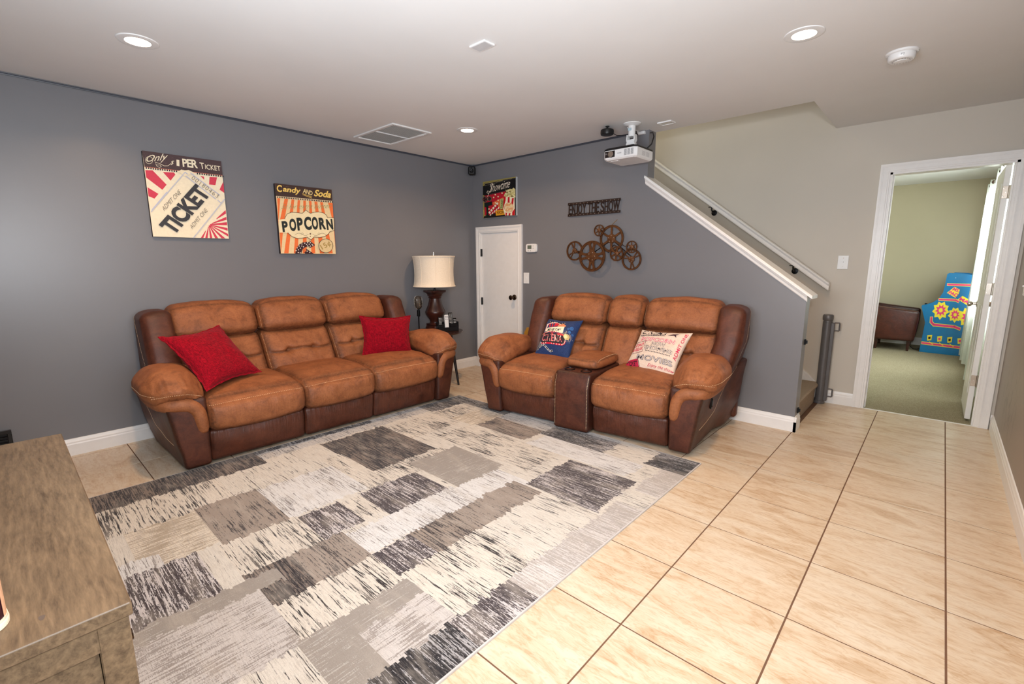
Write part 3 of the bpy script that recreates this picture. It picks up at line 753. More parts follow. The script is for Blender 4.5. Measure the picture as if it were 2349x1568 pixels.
nm_ = m.math('ADD', nm_, m.math('MULTIPLY', m.math('SUBTRACT', dens, .5), .38)); mr = m.n('ShaderNodeMapRange', interpolation_type='SMOOTHSTEP'); m.l(nm_, mr.inputs[0]); m.l(m.math('SUBTRACT', sp.outputs[0], .012), mr.inputs[1]); m.l(m.math('ADD', sp.outputs[0], .012), mr.inputs[2])
pile = m.noise(v, 420, 3, .7); soft_ = m.noise(m.coord((3, 9, 1)), 1.5, 4, .6)
c0 = m.mix(mr.outputs[0], ca.outputs['Color'], cbb.outputs['Color'])
c0 = m.mix(m.math('MULTIPLY', m.ramp(soft_, [(.5, (0, 0, 0, 1)), (.68, (1, 1, 1, 1))]), .35), c0, srgb(198, 188, 176))
st2 = m.noise(m.coord((14, 210, 1)), 1.0, 4, .7); c0 = m.mix(m.math('MULTIPLY', m.ramp(st2, [(.48, (0, 0, 0, 1)), (.6, (1, 1, 1, 1))]), .30), c0, srgb(150, 142, 136))
c0 = m.mix(.45, c0, m.ramp(pile, [(.3, (.35, .35, .35, 1)), (.7, (1, 1, 1, 1))]), 'MULTIPLY')
m.col(c0); m.set(Roughness=.95); m.b.inputs['Specular IOR Level'].default_value = .1; m.b.inputs['Sheen Weight'].default_value = .15
hh = m.math('ADD', m.math('MULTIPLY', pile, .5), m.math('MULTIPLY', mr.outputs[0], -.6)); m.bump(hh, .55, .004)
m_rug = m.m
K = {  # base, alternate, threshold (lower = more alternate), streak direction, speckle
 'cw': ((222, 216, 206), (44, 38, 40), .600, 0, .15), 'cs': ((224, 216, 204), (40, 34, 36), .545, 0, .2), 'wh': ((226, 225, 224), (140, 134, 132), .58, 0, .5),
 'tk': ((156, 142, 130), (48, 40, 42), .54, 0, .5), 'tl': ((160, 147, 136), (58, 50, 50), .565, 0, .6), 'td': ((132, 118, 108), (40, 34, 38), .47, 0, .5),
 'gy': ((158, 150, 142), (190, 184, 178), .60, 1, .7), 'dk': ((66, 58, 62), (214, 208, 208), .54, 0, .9), 'bk': ((38, 36, 40), (176, 174, 176), .55, 0, .8),
 'ct': ((230, 220, 204), (182, 168, 148), .50, 1, .3), 'kg': ((206, 200, 196), (158, 149, 143), .54, 1, .7), 'lg': ((186, 178, 172), (222, 217, 214), .52, 0, .9), 'bw': ((204, 202, 200), (96, 96, 104), .56, 0, .7), 'dw': ((214, 208, 208), (60, 50, 54), .50, 0, .8)}
patch = [(0, 2.36, 0, 3.06, 'cw'), (0, .25, 1.9, 3.06, 'td'), (0, .18, .5, 1.9, 'bw'), (0, .06, 1.0, 1.9, 'bk'), (0, .22, 0, .5, 'bk'), (.22, .74, 0, .14, 'bk'), (.25, .60, 2.2, 3.06, 'cs'), (.25, .6, .15, 1.0, 'cs'),
 (.47, .74, .15, .5, 'ct'), (.74, 1.24, .22, .47, 'tk'), (.74, 1.24, 0, .22, 'bw'), (1.24, 1.8, .05, .28, 'bk'), (1.24, 1.8, .0, .05, 'bw'), (1.3, 2.1, .28, .5, 'wh'), (2.09, 2.36, 0, .25, 'bk'),
 (.20, .88, 1.0, 1.52, 'td'), (.57, 1.07, 2.09, 2.40, 'tl'), (.60, 1.02, 2.40, 2.70, 'ct'), (.88, 1.09, .95, 1.5, 'cs'), (.48, 1.18, 1.50, 1.64, 'cs'), (.60, 1.05, 1.64, 2.09, 'wh'), (.95, 1.43, .88, 1.28, 'gy'), (.7, 1.6, .5, .85, 'cs'), (1.08, 1.40, 1.33, 1.72, 'dk'),
 (1.07, 1.36, 1.84, 2.06, 'dk'), (1.10, 1.34, 1.72, 1.84, 'cs'), (1.40, 1.62, 1.30, 1.98, 'wh'), (1.43, 1.70, .95, 1.32, 'wh'), (1.62, 1.84, 1.0, 1.5, 'tl'), (1.62, 1.84, 1.5, 1.76, 'tk'), (1.63, 1.86, 1.76, 1.97, 'dk'),
 (1.36, 1.64, 1.97, 2.22, 'tl'), (1.36, 1.64, 2.22, 2.42, 'td'), (1.05, 1.36, 2.06, 2.42, 'cs'), (1.02, 1.44, 2.50, 3.06, 'dw'), (.90, 1.02, 2.62, 3.06, 'wh'), (1.44, 1.90, 2.40, 3.06, 'kg'), (1.40, 1.5, 2.3, 2.8, 'gy'),
 (1.64, 1.88, 1.97, 2.40, 'cs'), (1.88, 2.20, 1.96, 2.42, 'gy'), (2.0, 2.20, 1.96, 2.25, 'kg'), (1.90, 2.20, 2.42, 3.06, 'cw'), (1.84, 2.2, 1.5, 1.96, 'cs'), (1.84, 2.2, 1.0, 1.5, 'cw'), (1.70, 2.18, .52, .98, 'dk'), (2.20, 2.36, 1.68, 2.0, 'dk'), (2.20, 2.36, 2.0, 2.5, 'bk'), (2.20, 2.36, 2.5, 3.06, 'dw'),
 (2.21, 2.36, .25, .62, 'lg'), (2.21, 2.36, .8, 1.2, 'lg'), (2.2, 2.36, 1.2, 1.68, 'lg')]
NXR, NYR = 236, 286
key = np.zeros((NXR, NYR), int); klist = list(K)
jx = np.array([mnoise.noise(Vector((j*.35, 1.5, 0)))*.018 for j in range(NYR)]); jy = np.array([mnoise.noise(Vector((i*.9, 7.5, 0)))*.006 for i in range(NXR)])
xc = (np.arange(NXR)+.5)*2.36/NXR; yc = (np.arange(NYR)+.5)*RGL/NYR
XX = xc[:, None]+jx[None, :]+RNG.uniform(-.012, .012, (NXR, NYR))*.6; YY = yc[None, :]+jy[:, None]+0*XX
for x0, x1, y0, y1, k in patch:
    e0 = -1 if x0 == 0 else x0; e1 = 9 if x1 >= 2.36 else x1; f0 = -1 if y0 == 0 else y0; f1 = 9 if y1 > 3.05 else y1
    key[(XX >= e0) & (XX < e1) & (YY >= f0) & (YY < f1)] = klist.index(k)
V = []; gx = np.linspace(RGX0, RGX1, NXR+1); gy = np.linspace(RGY1, RGY1-RGL, NYR+1)
V = [(x, y, .009) for x in gx for y in gy]; F = []
for i in range(NXR):
    for j in range(NYR):
        a = i*(NYR+1)+j; F.append((a, a+1, a+NYR+2, a+NYR+1))
me = bpy.data.meshes.new('rug_pile'); me.from_pydata(V, [], F); me.materials.append(m_rug)
kf = key.reshape(-1)
def fill(nm, tab):
    at = me.attributes.new(nm, 'FLOAT_COLOR', 'CORNER'); arr = np.array(tab)[kf]; arr = np.repeat(arr, 4, axis=0); at.data.foreach_set('color', arr.astype(np.float32).ravel())
fill('ca', [srgb(*K[k][0]) for k in klist]); fill('cb', [srgb(*K[k][1]) for k in klist]); fill('cp', [(K[k][2], K[k][3], K[k][4], 1) for k in klist])
me.update()
rug = empty('area_rug', ((RGX0+RGX1)/2, RGY1-RGL/2, 0), label='large gray, cream and black patchwork area rug between the sofas', cat='rug')
o = bpy.data.objects.new('rug_pile', me); C.objects.link(o); o.parent = rug; o.location = (-(RGX0+RGX1)/2, -(RGY1-RGL/2), 0)
b = MB(); w = .006
m_bind = plain('pale_binding', (196, 192, 190), .9)
x0, x1, y0, y1 = RGX0, RGX1, RGY1-RGL, RGY1
for a, c in (((x0-w, y0-w, .001), (x0+.001, y1+w, .0088)), ((x1-.001, y0-w, .001), (x1+w, y1+w, .0088)), ((x0, y0-w, .001), (x1, y0+.001, .0088)), ((x0, y1-.001, .001), (x1, y1+w, .0088))): b.box(a, c, m_bind)
b.box((x0, y0, .001), (x1, y1, .0045), m_bind)
o = b.build('rug_binding', rug); o.location = (-(RGX0+RGX1)/2, -(RGY1-RGL/2), 0)

# ------------------------------------------------------------ media cabinet (front left)
cab = empty('media_cabinet', (2.08, -4.45, 0), label='washed brown wooden media cabinet in the near left corner of the picture', cat='cabinet')
W, DP, HT = 1.25, .486, .72
b = MB(); b.box((0, 0, HT-.026), (W, DP, HT), m_oak, bev=.0025); b.build('cabinet_top', cab)
b = MB(); m_edge = plain('worn_pale_edge', (150, 140, 130), .4)
b.box((W-.0006, .0, HT-.0014), (W+.0002, DP-.004, HT+.0002), m_edge); tag(b.build('worn_edge', cab), 'pale scuffed top edge')
b = MB(); x1 = W-.006; y1 = DP-.006
for xx in (x1-.045, .006):
    for yy in (y1-.045, .006): b.box((xx, yy, 0), (xx+.045, yy+.045, HT-.026), m_oak, bev=.002)
b.box((x1-.03, .05, HT-.075), (x1-.001, y1-.044, HT-.026), m_oak); b.box((x1-.03, .05, .08), (x1-.001, y1-.044, .13), m_oak)
b.box((.05, y1-.03, HT-.05), (x1-.044, y1-.001, HT-.026), m_oak); b.box((.05, y1-.03, .08), (x1-.044, y1-.001, .12), m_oak); b.box((.02, .006, .08), (x1-.02, .018, HT-.026), m_oak); b.box((.01, .05, .08), (.03, y1-.04, HT-.026), m_oak); b.box((.02, .01, .08), (x1-.02, y1-.03, .10), m_oak)
b.build('cabinet_frame', cab)
b = MB(); b.box((x1-.022, .05, .13), (x1-.008, y1-.046, HT-.075), m_oak); b.build('side_panel', cab)
for k in range(3):
    w_ = (x1-.05-.044-.012)/3; xx = .053+k*(w_+.003)
    b = MB(); b.box((xx, y1-.022, .123), (xx+w_, y1-.004, HT-.053), m_oak, bev=.002); dr = b.build('door', cab)
    b = MB(); b.lathe([(.012, y1-.004), (.008, y1+.008), (.014, y1+.016), (.012, y1+.022), (0, y1+.023)], m_bronze, (xx+w_*.5, 0, .5), 16, axis='y'); b.build('knob', dr, True)
# round tin on the cabinet
tin = empty('round_tin', (3.229, -4.152, .72), label='round maroon and cream canister on the cabinet, cut by the left edge', cat='canister')
m_mar = plain('maroon_print', (52, 18, 28), .3); m_crm = plain('cream_enamel', (232, 222, 198), .3)
b = MB(); b.lathe([(.038, .0), (.0405, .001), (.0410, .010), (.0400, .0115)], m_crm, n=48); b.lathe([(.0398, .0118), (.0398, .0165)], m_crm, n=48); b.lathe([(.0385, .0005), (.0385, .10), (0, .10)], m_mar, n=48); b.lathe([(.0402, .094), (.0402, .104), (.036, .106), (0, .106)], m_crm, n=48); b.build('canister_body', tin, True)
b = MB(); 
for k in range(6):
    a0 = k*PI/3+.25; b.add([(.0392*math.cos(a0+t), .0392*math.sin(a0+t), z) for z in (.0172, .090) for t in (-.16, 0, .16)], [(0, 1, 4, 3), (1, 2, 5, 4)], plain('peach_stripe', (226, 176, 140), .3))
b.build('canister_stripes', tin)
b = MB(); b.add([(.0+.008*math.cos(a)*(1+.5*math.cos(a)), .0045*math.sin(a), .0004) for a in np.linspace(0, 2*PI, 14)[:-1]], [tuple(range(13))], plain('ring_mark', (98, 84, 74), .4))
o = b.build('stain_mark', cab); o.location = (3.262-2.08, -4.075+4.45, HT)
# dark box at the far left end of the cabinet top
b = MB(); b.box((0, 0, 0), (.30, .22, .045), m_black, bev=.004); o = b.build('media_box', None, loc=(2.115, -4.345, HT)); tag(o, 'low black media box on the cabinet at the left picture edge', 'electronics')
# louvred black vent box low on the gray wall
vb = empty('louvred_heater', (.017, -4.34, .10), label='black louvred box low on the gray wall behind the cabinet', cat='heater')
b = MB(); b.box((0, 0, 0), (.012, .235, .165), m_black, bev=.002); 
for y0_, y1_, z0_, z1_ in ((0, .235, .145, .165), (0, .235, 0, .02), (0, .02, .02, .145), (.215, .235, .02, .145)): b.box((.012, y0_, z0_), (.026, y1_, z1_), m_black, bev=.002)
b.build('heater_frame', vb)
for k in range(6):
    b = MB(); b.prism([(.010, .026+k*.019), (.022, .034+k*.019), (.022, .038+k*.019), (.010, .030+k*.019)], 'y', .022, .213, m_blackmetal); b.v = [(v[0], v[1], v[2]) for v in b.v]; b.build('louvre', vb)

# ------------------------------------------------------------ side table and what stands on it
TB = (.297, -.842, .0)
tb = empty('round_side_table', TB, label='round dark walnut side table between the sofa and the closet door', cat='side table')
b = MB(); b.lathe([(.0, .548), (.268, .548), (.280, .556), (.283, .562), (.279, .570), (0, .570)], m_walnut, n=56); b.build('tabletop', tb, True, angle=30)
for k in range(3):
    a = math.radians(8+120*k); c_, s2_ = math.cos(a), math.sin(a)
    b = MB(); b.tube([(c_*.19, s2_*.19, .548), (c_*.29, s2_*.29, .0)], [.021, .011], plain('ebony_leg', (34, 28, 28), .35), 14); b.build('leg', tb, True)
LP = (.246, -.822)
lp_ = empty('table_lamp', (LP[0], LP[1], .570), label='table lamp with cream drum shade and dark turned wooden base', cat='lamp')
b = MB()
A4 = PI/4+math.radians(42)
pf = [(.088, 0), (.088, .035), (.083, .038), (.081, .055), (.076, .058), (.085, .072), (.070, .080), (.062, .088), (.060, .100), (.066, .118), (.088, .150), (.105, .180), (.110, .200), (.108, .212), (.090, .250), (.076, .285), (.067, .320), (.063, .345), (.062, .352), (.070, .358), (.072, .366), (.066, .374), (.063, .380), (.064, .395), (.076, .412), (.092, .420), (.097, .424), (.097, .440), (.0, .440)]
b.lathe([(r, z) for r, z in pf[:7]], m_espresso, n=48, sq=7, ang=math.radians(15)); b.lathe([(r*1.02, z) for r, z in pf[6:23]], m_espresso, n=12, ang=math.radians(15)); b.lathe([(r, z) for r, z in pf[22:]], m_espresso, n=48, sq=7, ang=math.radians(15))
b.build('lamp_base', lp_, True, angle=35)
b = MB(); b.lathe([(.011, .44), (.011, .49), (.016, .492), (.016, .53), (.004, .535), (.004, .80), (.022, .802), (.022, .806), (.006, .808)], m_blackmetal, n=16); b.tube([(0, 0, .50), (.09, 0, .6), (.085, 0, .74), (0, 0, .795)], .002, m_blackmetal, 6); b.tube([(0, 0, .50), (-.09, 0, .6), (-.085, 0, .74), (0, 0, .795)], .002, m_blackmetal, 6); b.build('lamp_stem', lp_, True)
b = MB(); NS = 64; prof_s = [(.228, .485), (.219, .50), (.212, .54), (.208, .60), (.208, .66), (.213, .73), (.221, .785), (.228, .805)]
b.lathe(prof_s, m_shade, n=NS); b.f = [f for f in b.f if len(f) == 4]; b.mi = b.mi[:len(b.f)]
tc2 = len(b.v)
b.lathe([(r-.003, z) for r, z in prof_s][::-1], m_shade, n=NS); keep = [(f, q) for f, q in zip(b.f, b.mi) if len(f) == 4]; b.f = [k[0] for k in keep]; b.mi = [k[1] for k in keep]
sh = b.build('lamp_shade', lp_, True)
b = MB()
for z in (.485, .805): b.lathe([(.2255, z-.004), (.2305, z-.003), (.2305, z+.003), (.2255, z+.004)], m_shade, n=NS)
for k in range(8):
    a = k*PI/4+.2; b.tube([((r+.0012)*math.cos(a), (r+.0012)*math.sin(a), z) for r, z in prof_s], .0018, m_shade, 6)
for a in (0, 2.1, 4.2): b.tube([(.01*math.cos(a), .01*math.sin(a), .804), (.226*math.cos(a), .226*math.sin(a), .804)], .0015, m_chrome, 6)
b.build('shade_trim', lp_, True)
b = MB(); b.box((-.013, -.009, .806), (.013, .009, .852), m_chrome, bev=.002); b.build('finial', lp_)

mic = empty('retro_microphone', (.195, -1.010, .570), label='vintage chrome ribbed microphone on a black desk stand', cat='microphone')
b = MB(); b.lathe([(.062, 0), (.062, .006), (.050, .012), (.022, .016), (.016, .026), (.008, .030), (.0075, .20), (.010, .205), (.010, .25)], m_black, n=28); b.build('microphone_stand', mic, True)
b = MB(); b.box((-.016, -.012, .165), (.016, .012, .235), m_blackmetal, bev=.004); b.build('grip', mic)
b = MB(); 
mh = [(.004, .238), (.016, .244), (.036, .260), (.046, .280), (.049, .31), (.049, .345), (.044, .370), (.032, .383), (.0, .387)]
b.lathe([(r*.94, z) for r, z in mh], plain('dark_mesh', (74, 66, 58), .5, .6), n=28); b.v = [(x, y*.78, z) for x, y, z in b.v]; hd = b.build('microphone_head', mic, True)
b = MB()
for z in np.linspace(.262, .372, 9):
    r = np.interp(z, [q[1] for q in mh], [q[0] for q in mh]); n = 30
    b.tube([(r*math.cos(t), r*.8*math.sin(t), z) for t in np.linspace(0, 2*PI, n+1)], .0024, m_chrome, 6)
for t in np.linspace(0, 2*PI, 13)[:-1]: b.tube([(r*math.cos(t), r*.8*math.sin(t), z) for r, z in mh], .0013, m_chrome, 5)
b.build('microphone_ribs', hd, True)

cd = empty('remote_caddy', (.392, -.780, .570), math.radians(70), label='black desk caddy full of remotes beside the lamp', cat='caddy')
b = MB(); W2, D2 = .235, .085
b.box((-W2/2, -D2/2, 0), (W2/2, D2/2, .006), m_black); b.box((-W2/2, -D2/2, 0), (W2/2, -D2/2+.006, .045), m_black); b.box((-W2/2, D2/2-.006, 0), (W2/2, D2/2, .10), m_black)
for x in (-W2/2, -.045, .030, W2/2-.006): b.box((x, -D2/2+(.0 if abs(x) > .1 else .02), 0), (x+.006, D2/2, .10 if abs(x) > .1 else .088), m_black)
b.box((-W2/2, -.022, 0), (-.04, -.017, .080), m_black); b.box((.03, -.022, 0), (W2/2, -.017, .080), m_black); b.build('caddy_box', cd)
def remote(x, y, h, w, m, lab, tilt, keys):
    a = math.radians(70); px = .392+x*math.cos(a)-y*math.sin(a); py = -.780+x*math.sin(a)+y*math.cos(a)
    r = empty('remote_control', (px, py, .578), a, label=lab, cat='remote', group='remotes in the caddy'); r.rotation_euler = (math.radians(-tilt), 0, a)
    b = MB(); b.box((-w/2, -.009, 0), (w/2, .009, h), m, bev=.004); b.build('remote_body', r)
    b = MB()
    for k in range(keys):
        for q in (-1, 0, 1): b.box((q*w*.27-.003, -.0105, h-.022-k*.015), (q*w*.27+.003, -.0088, h-.015-k*.015), ink((200, 200, 200)) if m != m_plastic else ink((60, 60, 64)))
    b.build('buttons', r)
remote(-.075, .008, .150, .042, m_black, 'black remote in the left slot of the caddy', 6, 5)
remote(-.004, -.004, .170, .046, m_plastic, 'white remote in the middle of the caddy', 6, 3)
remote(.052, .014, .190, .046, m_black, 'tallest black remote in the right of the caddy', 8, 8)
remote(.088, -.002, .130, .040, m_black, 'shorter black remote at the right end of the caddy', 4, 3)

# yellow toy behind the loveseat
yt = empty('yellow_board', (.955, -.035, 0), label='yellow board with clipped corner behind the loveseat', cat='board')
b = MB(); b.prism([(-.09, .0), (.12, 0), (.12, .578), (-.045, .578), (-.082, .52), (-.09, .48)], 'y', -.012, .012, plain('mustard_board', (176, 126, 44), .5), None); b.build('board_panel', yt)
b = MB(); b.lathe([(.008, -.0125), (0, -.0128)], m_black, (-.045, 0, .46), 12, axis='y'); b.build('screw_hole', yt)

# ------------------------------------------------------------ flat print helper
_txt = {}
def text_mesh(body, bold=0.0, shear=0.0, space=1.0):
    k = (body, bold, shear, space)
    if k in _txt: return _txt[k]
    cu = bpy.data.curves.new('t', 'FONT'); cu.body = body; cu.size = 1; cu.offset = bold; cu.shear = shear; cu.space_character = space; cu.resolution_u = 4
    o = bpy.data.objects.new('t', cu); C.objects.link(o); bpy.context.view_layer.update()
    me = bpy.data.meshes.new_from_object(o.evaluated_get(bpy.context.evaluated_depsgraph_get()))
    v = np.array([w.co[:2] for w in me.vertices]); f = [tuple(p.vertices) for p in me.polygons]
    C.objects.unlink(o); bpy.data.objects.remove(o); bpy.data.curves.remove(cu); bpy.data.meshes.remove(me)
    mn = v.min(0); mx = v.max(0); v = (v-mn)/(mx-mn)
    _txt[k] = (v, f); return _txt[k]
def homog(src, dst):
    A = []; B = []
    for (x, y), (u, v) in zip(src, dst):
        A.append([x, y, 1, 0, 0, 0, -u*x, -u*y]); B.append(u); A.append([0, 0, 0, x, y, 1, -v*x, -v*y]); B.append(v)
    h = np.linalg.solve(np.array(A, float), np.array(B, float)); Hm = np.append(h, 1).reshape(3, 3)
    def f(p):
        q = Hm@np.array([p[0], p[1], 1.0]); return (q[0]/q[2], q[1]/q[2])
    return f
class Print:
    """flat print laid out in design units; to3(u, v, layer) puts it on the surface"""
    def __init__(s, h, to3): s.h = h; s.to3 = to3; s.b = MB(); s.k = 0
    def put(s, pts, faces, rgb, layer=None):
        s.k += .00008; L = (layer if layer is not None else 1)*.0004+s.k
        s.b.add([s.to3(*s.h(p), L) for p in pts], faces, ink(rgb) if isinstance(rgb, tuple) else rgb)
    def poly(s, pts, rgb, layer=None): s.put(pts, [tuple(range(len(pts)))], rgb, layer)
    def grid(s, q, rgb, n=8, m=8, layer=None):
        q = [np.array(p, float) for p in q]; P = []
        for i in range(n+1):
            for j in range(m+1):
                a, b_ = i/n, j/m; P.append(tuple((q[0]*(1-a)+q[1]*a)*(1-b_)+(q[3]*(1-a)+q[2]*a)*b_))
        s.put(P, [(i*(m+1)+j, (i+1)*(m+1)+j, (i+1)*(m+1)+j+1, i*(m+1)+j+1) for i in range(n) for j in range(m)], rgb, layer)
    def line(s, pts, w, rgb, layer=None, closed=False):
        pts = [np.array(p, float) for p in pts]
        if closed: pts = pts+[pts[0]]
        P = []; F = []
        for a, b_ in zip(pts[:-1], pts[1:]):
            d = b_-a; L = np.linalg.norm(d)
            if L < 1e-6: continue
            n_ = np.array([-d[1], d[0]])/L*w/2; e = d/L*w*.3; k = len(P); P += [a-n_-e, b_-n_+e, b_+n_+e, a+n_-e]; F.append((k, k+1, k+2, k+3))
        s.put([tuple(p) for p in P], F, rgb, layer)
    def disc(s, c, r, rgb, n=24, layer=None, ry=None, rot=0):
        ry = ry or r; s.poly([(c[0]+r*math.cos(t)*math.cos(rot)-ry*math.sin(t)*math.sin(rot), c[1]+r*math.cos(t)*math.sin(rot)+ry*math.sin(t)*math.cos(rot)) for t in np.linspace(0, 2*PI, n+1)[:-1]], rgb, layer)
    def ring(s, c, r, w, rgb, n=28, layer=None, ry=None):
        ry = ry or r; s.line([(c[0]+r*math.cos(t), c[1]+ry*math.sin(t)) for t in np.linspace(0, 2*PI, n+1)], w, rgb, layer)
    def text(s, body, p0, p1, p2, rgb, bold=0, shear=0, space=1, layer=None):
        v, f = text_mesh(body, bold, shear, space); p0, p1, p2 = map(lambda p: np.array(p, float), (p0, p1, p2))
        s.put([tuple(p0+(p1-p0)*a+(p2-p0)*b_) for a, b_ in v], f, rgb, layer)
    def build(s, name, parent, lab=None):
        o = s.b.build(name, parent); 
        if lab: tag(o, lab)
        return o
CR = (238, 226, 198); DKH = (78, 60, 62); RED = (208, 62, 84); CHA = (52, 50, 54)

def canvas(name, loc, axis, w, h, t, m_side, label, cat='poster'):
    """canvas print: box body, returns empty and to3 mapping with u right, v up on the front face"""
    e = empty(name, loc, PI/2 if axis == 'x' else 0, label=label, cat=cat)
    b = MB(); b.box((0, -t, 0), (w, 0, h), m_side, bev=.001); b.build('canvas_body', e)
    return e, (lambda u, v, L: (u, -t-L, v))
# ---- ticket poster
w, h = .500, .598
e, to3 = canvas('ticket_poster', (.002, -3.231, 1.506), 'x', w, h, .028, plain('dark_canvas_side', (44, 34, 36), .7), 'square canvas poster reading TICKET with red rays, left on gray wall')
P = Print(homog([(22, 45), (1290, 235), (1390, 1485), (165, 1430)], [(0, h), (w, h), (w, 0), (0, 0)]), to3)
P.poly([(24, 47), (1289, 237), (1389, 1484), (167, 1429)], CR)
for q in ([(68, 360), (185, 365), (405, 600), (335, 680), (80, 480)], [(350, 395), (530, 405), (550, 440), (470, 535)], [(95, 635), (270, 745), (205, 820), (110, 780)], [(950, 465), (1010, 480), (1012, 530)], [(1098, 485), (1220, 492), (1190, 618), (1088, 605)], [(1317, 565), (1331, 745), (1255, 690)]): P.poly(q, RED)
for i, q in enumerate(([(1345, 1020), (1350, 1078)], [(1353, 1130), (1358, 1178)], [(1360, 1215), (1365, 1265)], [(1368, 1310), (1372, 1355)], [(1375, 1405), (1381, 1450)], [(1330, 1478), (1270, 1476)], [(1215, 1474), (1165, 1472)], [(1120, 1470), (1080, 1469)], [(1045, 1467), (1005, 1465)], [(975, 1464), (935, 1462)])):
    c = np.array((1070, 1250.)); m_ = (np.array(q[0])+np.array(q[1]))/2; s0 = c+(m_-c)*(.45 if i in (0, 9) else .16 if i in (1, 8) else .06)
    d = (np.array(q[1])-np.array(q[0]))*.12; P.poly([tuple(s0-d), q[0], q[1], tuple(s0+d)], RED)
P.poly([(22, 46), (1289, 236), (1307, 460), (57, 305)], DKH)
P.line([(57, 309), (1307, 464)], 7, (214, 110, 84))
for k in range(34):
    x = 75+k*37.2; y = 327+(x-75)*.1235
    if 590 < x < 870: continue
    P.poly([(x, y-14), (x+21, y-11), (x+22, y+15), (x+1, y+13)], CHA)
for k in range(60):
    x = 40+RNG.rand()*1230; y = 62+(x-24)*.15+RNG.rand()*225; a = RNG.rand()*3
    P.line([(x, y), (x+math.cos(a)*RNG.uniform(8, 34), y+math.sin(a)*RNG.uniform(4, 22))], 2.2, (132, 110, 110))
P.poly([(590, 395), (640, 362), (700, 375), (760, 370), (860, 420), (700, 470)], (236, 222, 190))
P.text('Only', (78, 268), (425, 235), (92, 128), CR, .004, .35); P.ring((130, 205), 58, 9, CR)
P.line([(225, 238), (300, 262), (370, 300), (430, 300), (470, 270)], 7, CR); P.line([(235, 262), (250, 300), (290, 325), (325, 312), (300, 285), (250, 285)], 6, CR)
P.text('$', (470, 285), (522, 290), (478, 215), CR, 0, .3); P.text('1', (568, 300), (614, 308), (568, 202), CR, .03); P.text('PER', (668, 318), (912, 346), (658, 186), CR, .03, space=.9)
P.text('T', (950, 352), (1018, 362), (935, 250), CR, .015); P.text('ICKET', (1030, 362), (1276, 396), (1022, 282), CR, .012)
for a, c in (((140, 1032), (705, 402)), ((155, 1000), (400, 720)), ((790, 420), (1250, 780)), ((710, 465), (1185, 842)), ((812, 1458), (1325, 850)), ((1215, 860), (1265, 905)), ((700, 405), (745, 440))): P.line([a, c], 13, (186, 190, 210))
P.text('TICKET', (507, 1418), (1118, 762), (250, 1242), (58, 58, 62), .045, space=1.0)
P.text('ADMIT ONE', (350, 1028), (632, 742), (312, 962), (90, 84, 84), -.012); P.text('ADMIT ONE', (794, 1322), (1054, 1032), (752, 1268), (90, 84, 84), -.012)
P.text('00180463', (795, 512), (1203, 828), (835, 462), (120, 112, 100), -.012, space=1.2)
P.build('printed_poster_face', e)
# ---- popcorn poster
w, h = .508, .590
e, to3 = canvas('popcorn_poster', (.002, -2.337, 1.393), 'x', w, h, .034, plain('dark_canvas_side', (44, 34, 36), .7), 'orange striped canvas poster reading Candy and Soda, POPCORN')
P = Print(homog([(120, 90), (1220, 215), (1300, 1505), (225, 1495)], [(0, h), (w, h), (w, 0), (0, 0)]), to3)
YC = (236, 208, 158); OR = (240, 118, 60)
P.poly([(122, 92), (1219, 217), (1299, 1504), (227, 1494)], YC)
ap = (700, -1400.)
for a_, b_ in ((150, 212), (300, 372), (440, 495), (560, 608), (670, 720), (778, 826), (882, 938), (990, 1042), (1140, 1236)):
    def at(x, y): t = (y-ap[1])/(430-ap[1]); return (min(max(ap[0]+(x-ap[0])*t, 124+(y-92)*.0745), 1221+(y-217)*.0622), y)
    P.poly([at(a_, 385+(a_-145)*.09), at(b_, 385+(b_-145)*.09), at(b_, 900), at(b_, 1490), at(a_, 1490), at(a_, 900)], OR)
P.poly([(122, 91), (1219, 216), (1231, 438), (140, 342)], (70, 50, 44))
for k in range(50):
    x = 140+RNG.rand()*1050; y = 108+(x-120)*.114+RNG.rand()*200; P.line([(x, y), (x+RNG.uniform(-30, 30), y+RNG.uniform(-12, 12))], 2.5, (140, 104, 80))
P.poly([(140, 344), (1231, 440), (1235, 480), (145, 386)], (240, 214, 172))
for k in range(32):
    x = 155+k*34.2; y = 352+(x-145)*.0885; P.poly([(x, y), (x+19, y+2), (x+20, y+31), (x+1, y+29)], (40, 30, 28))
YL = (244, 204, 108)
P.text('C', (150, 262), (250, 272), (150, 122), YL, .03); P.text('andy', (268, 290), (615, 330), (268, 150), YL, .03, .15)
P.text('AND', (655, 278), (835, 338), (668, 192), (240, 214, 150), .02); P.line([(645, 295), (828, 362)], 8, YL); P.line([(650, 318), (828, 386)], 8, YL)
P.text('Soda', (868, 348), (1196, 384), (882, 214), YL, .03, .2)
P.text('5¢ for extra butter', (232, 622), (1205, 606), (232, 512), (150, 164, 112), -.012, .5)
lab = [(178, 820), (300, 800), (318, 755), (350, 700), (430, 670), (560, 678), (640, 690), (675, 660), (710, 622), (755, 660), (800, 690), (880, 668), (960, 662), (1050, 680), (1110, 725), (1130, 772), (1256, 780), (1264, 1030), (1180, 1050), (1150, 1100), (1080, 1148), (980, 1172), (870, 1160), (840, 1190), (808, 1222), (770, 1190), (735, 1165), (640, 1182), (540, 1190), (440, 1155), (385, 1105), (360, 1080), (198, 1075)]
P.poly(lab, (242, 224, 180)); P.line(lab[1:-1], 9, (84, 62, 48))
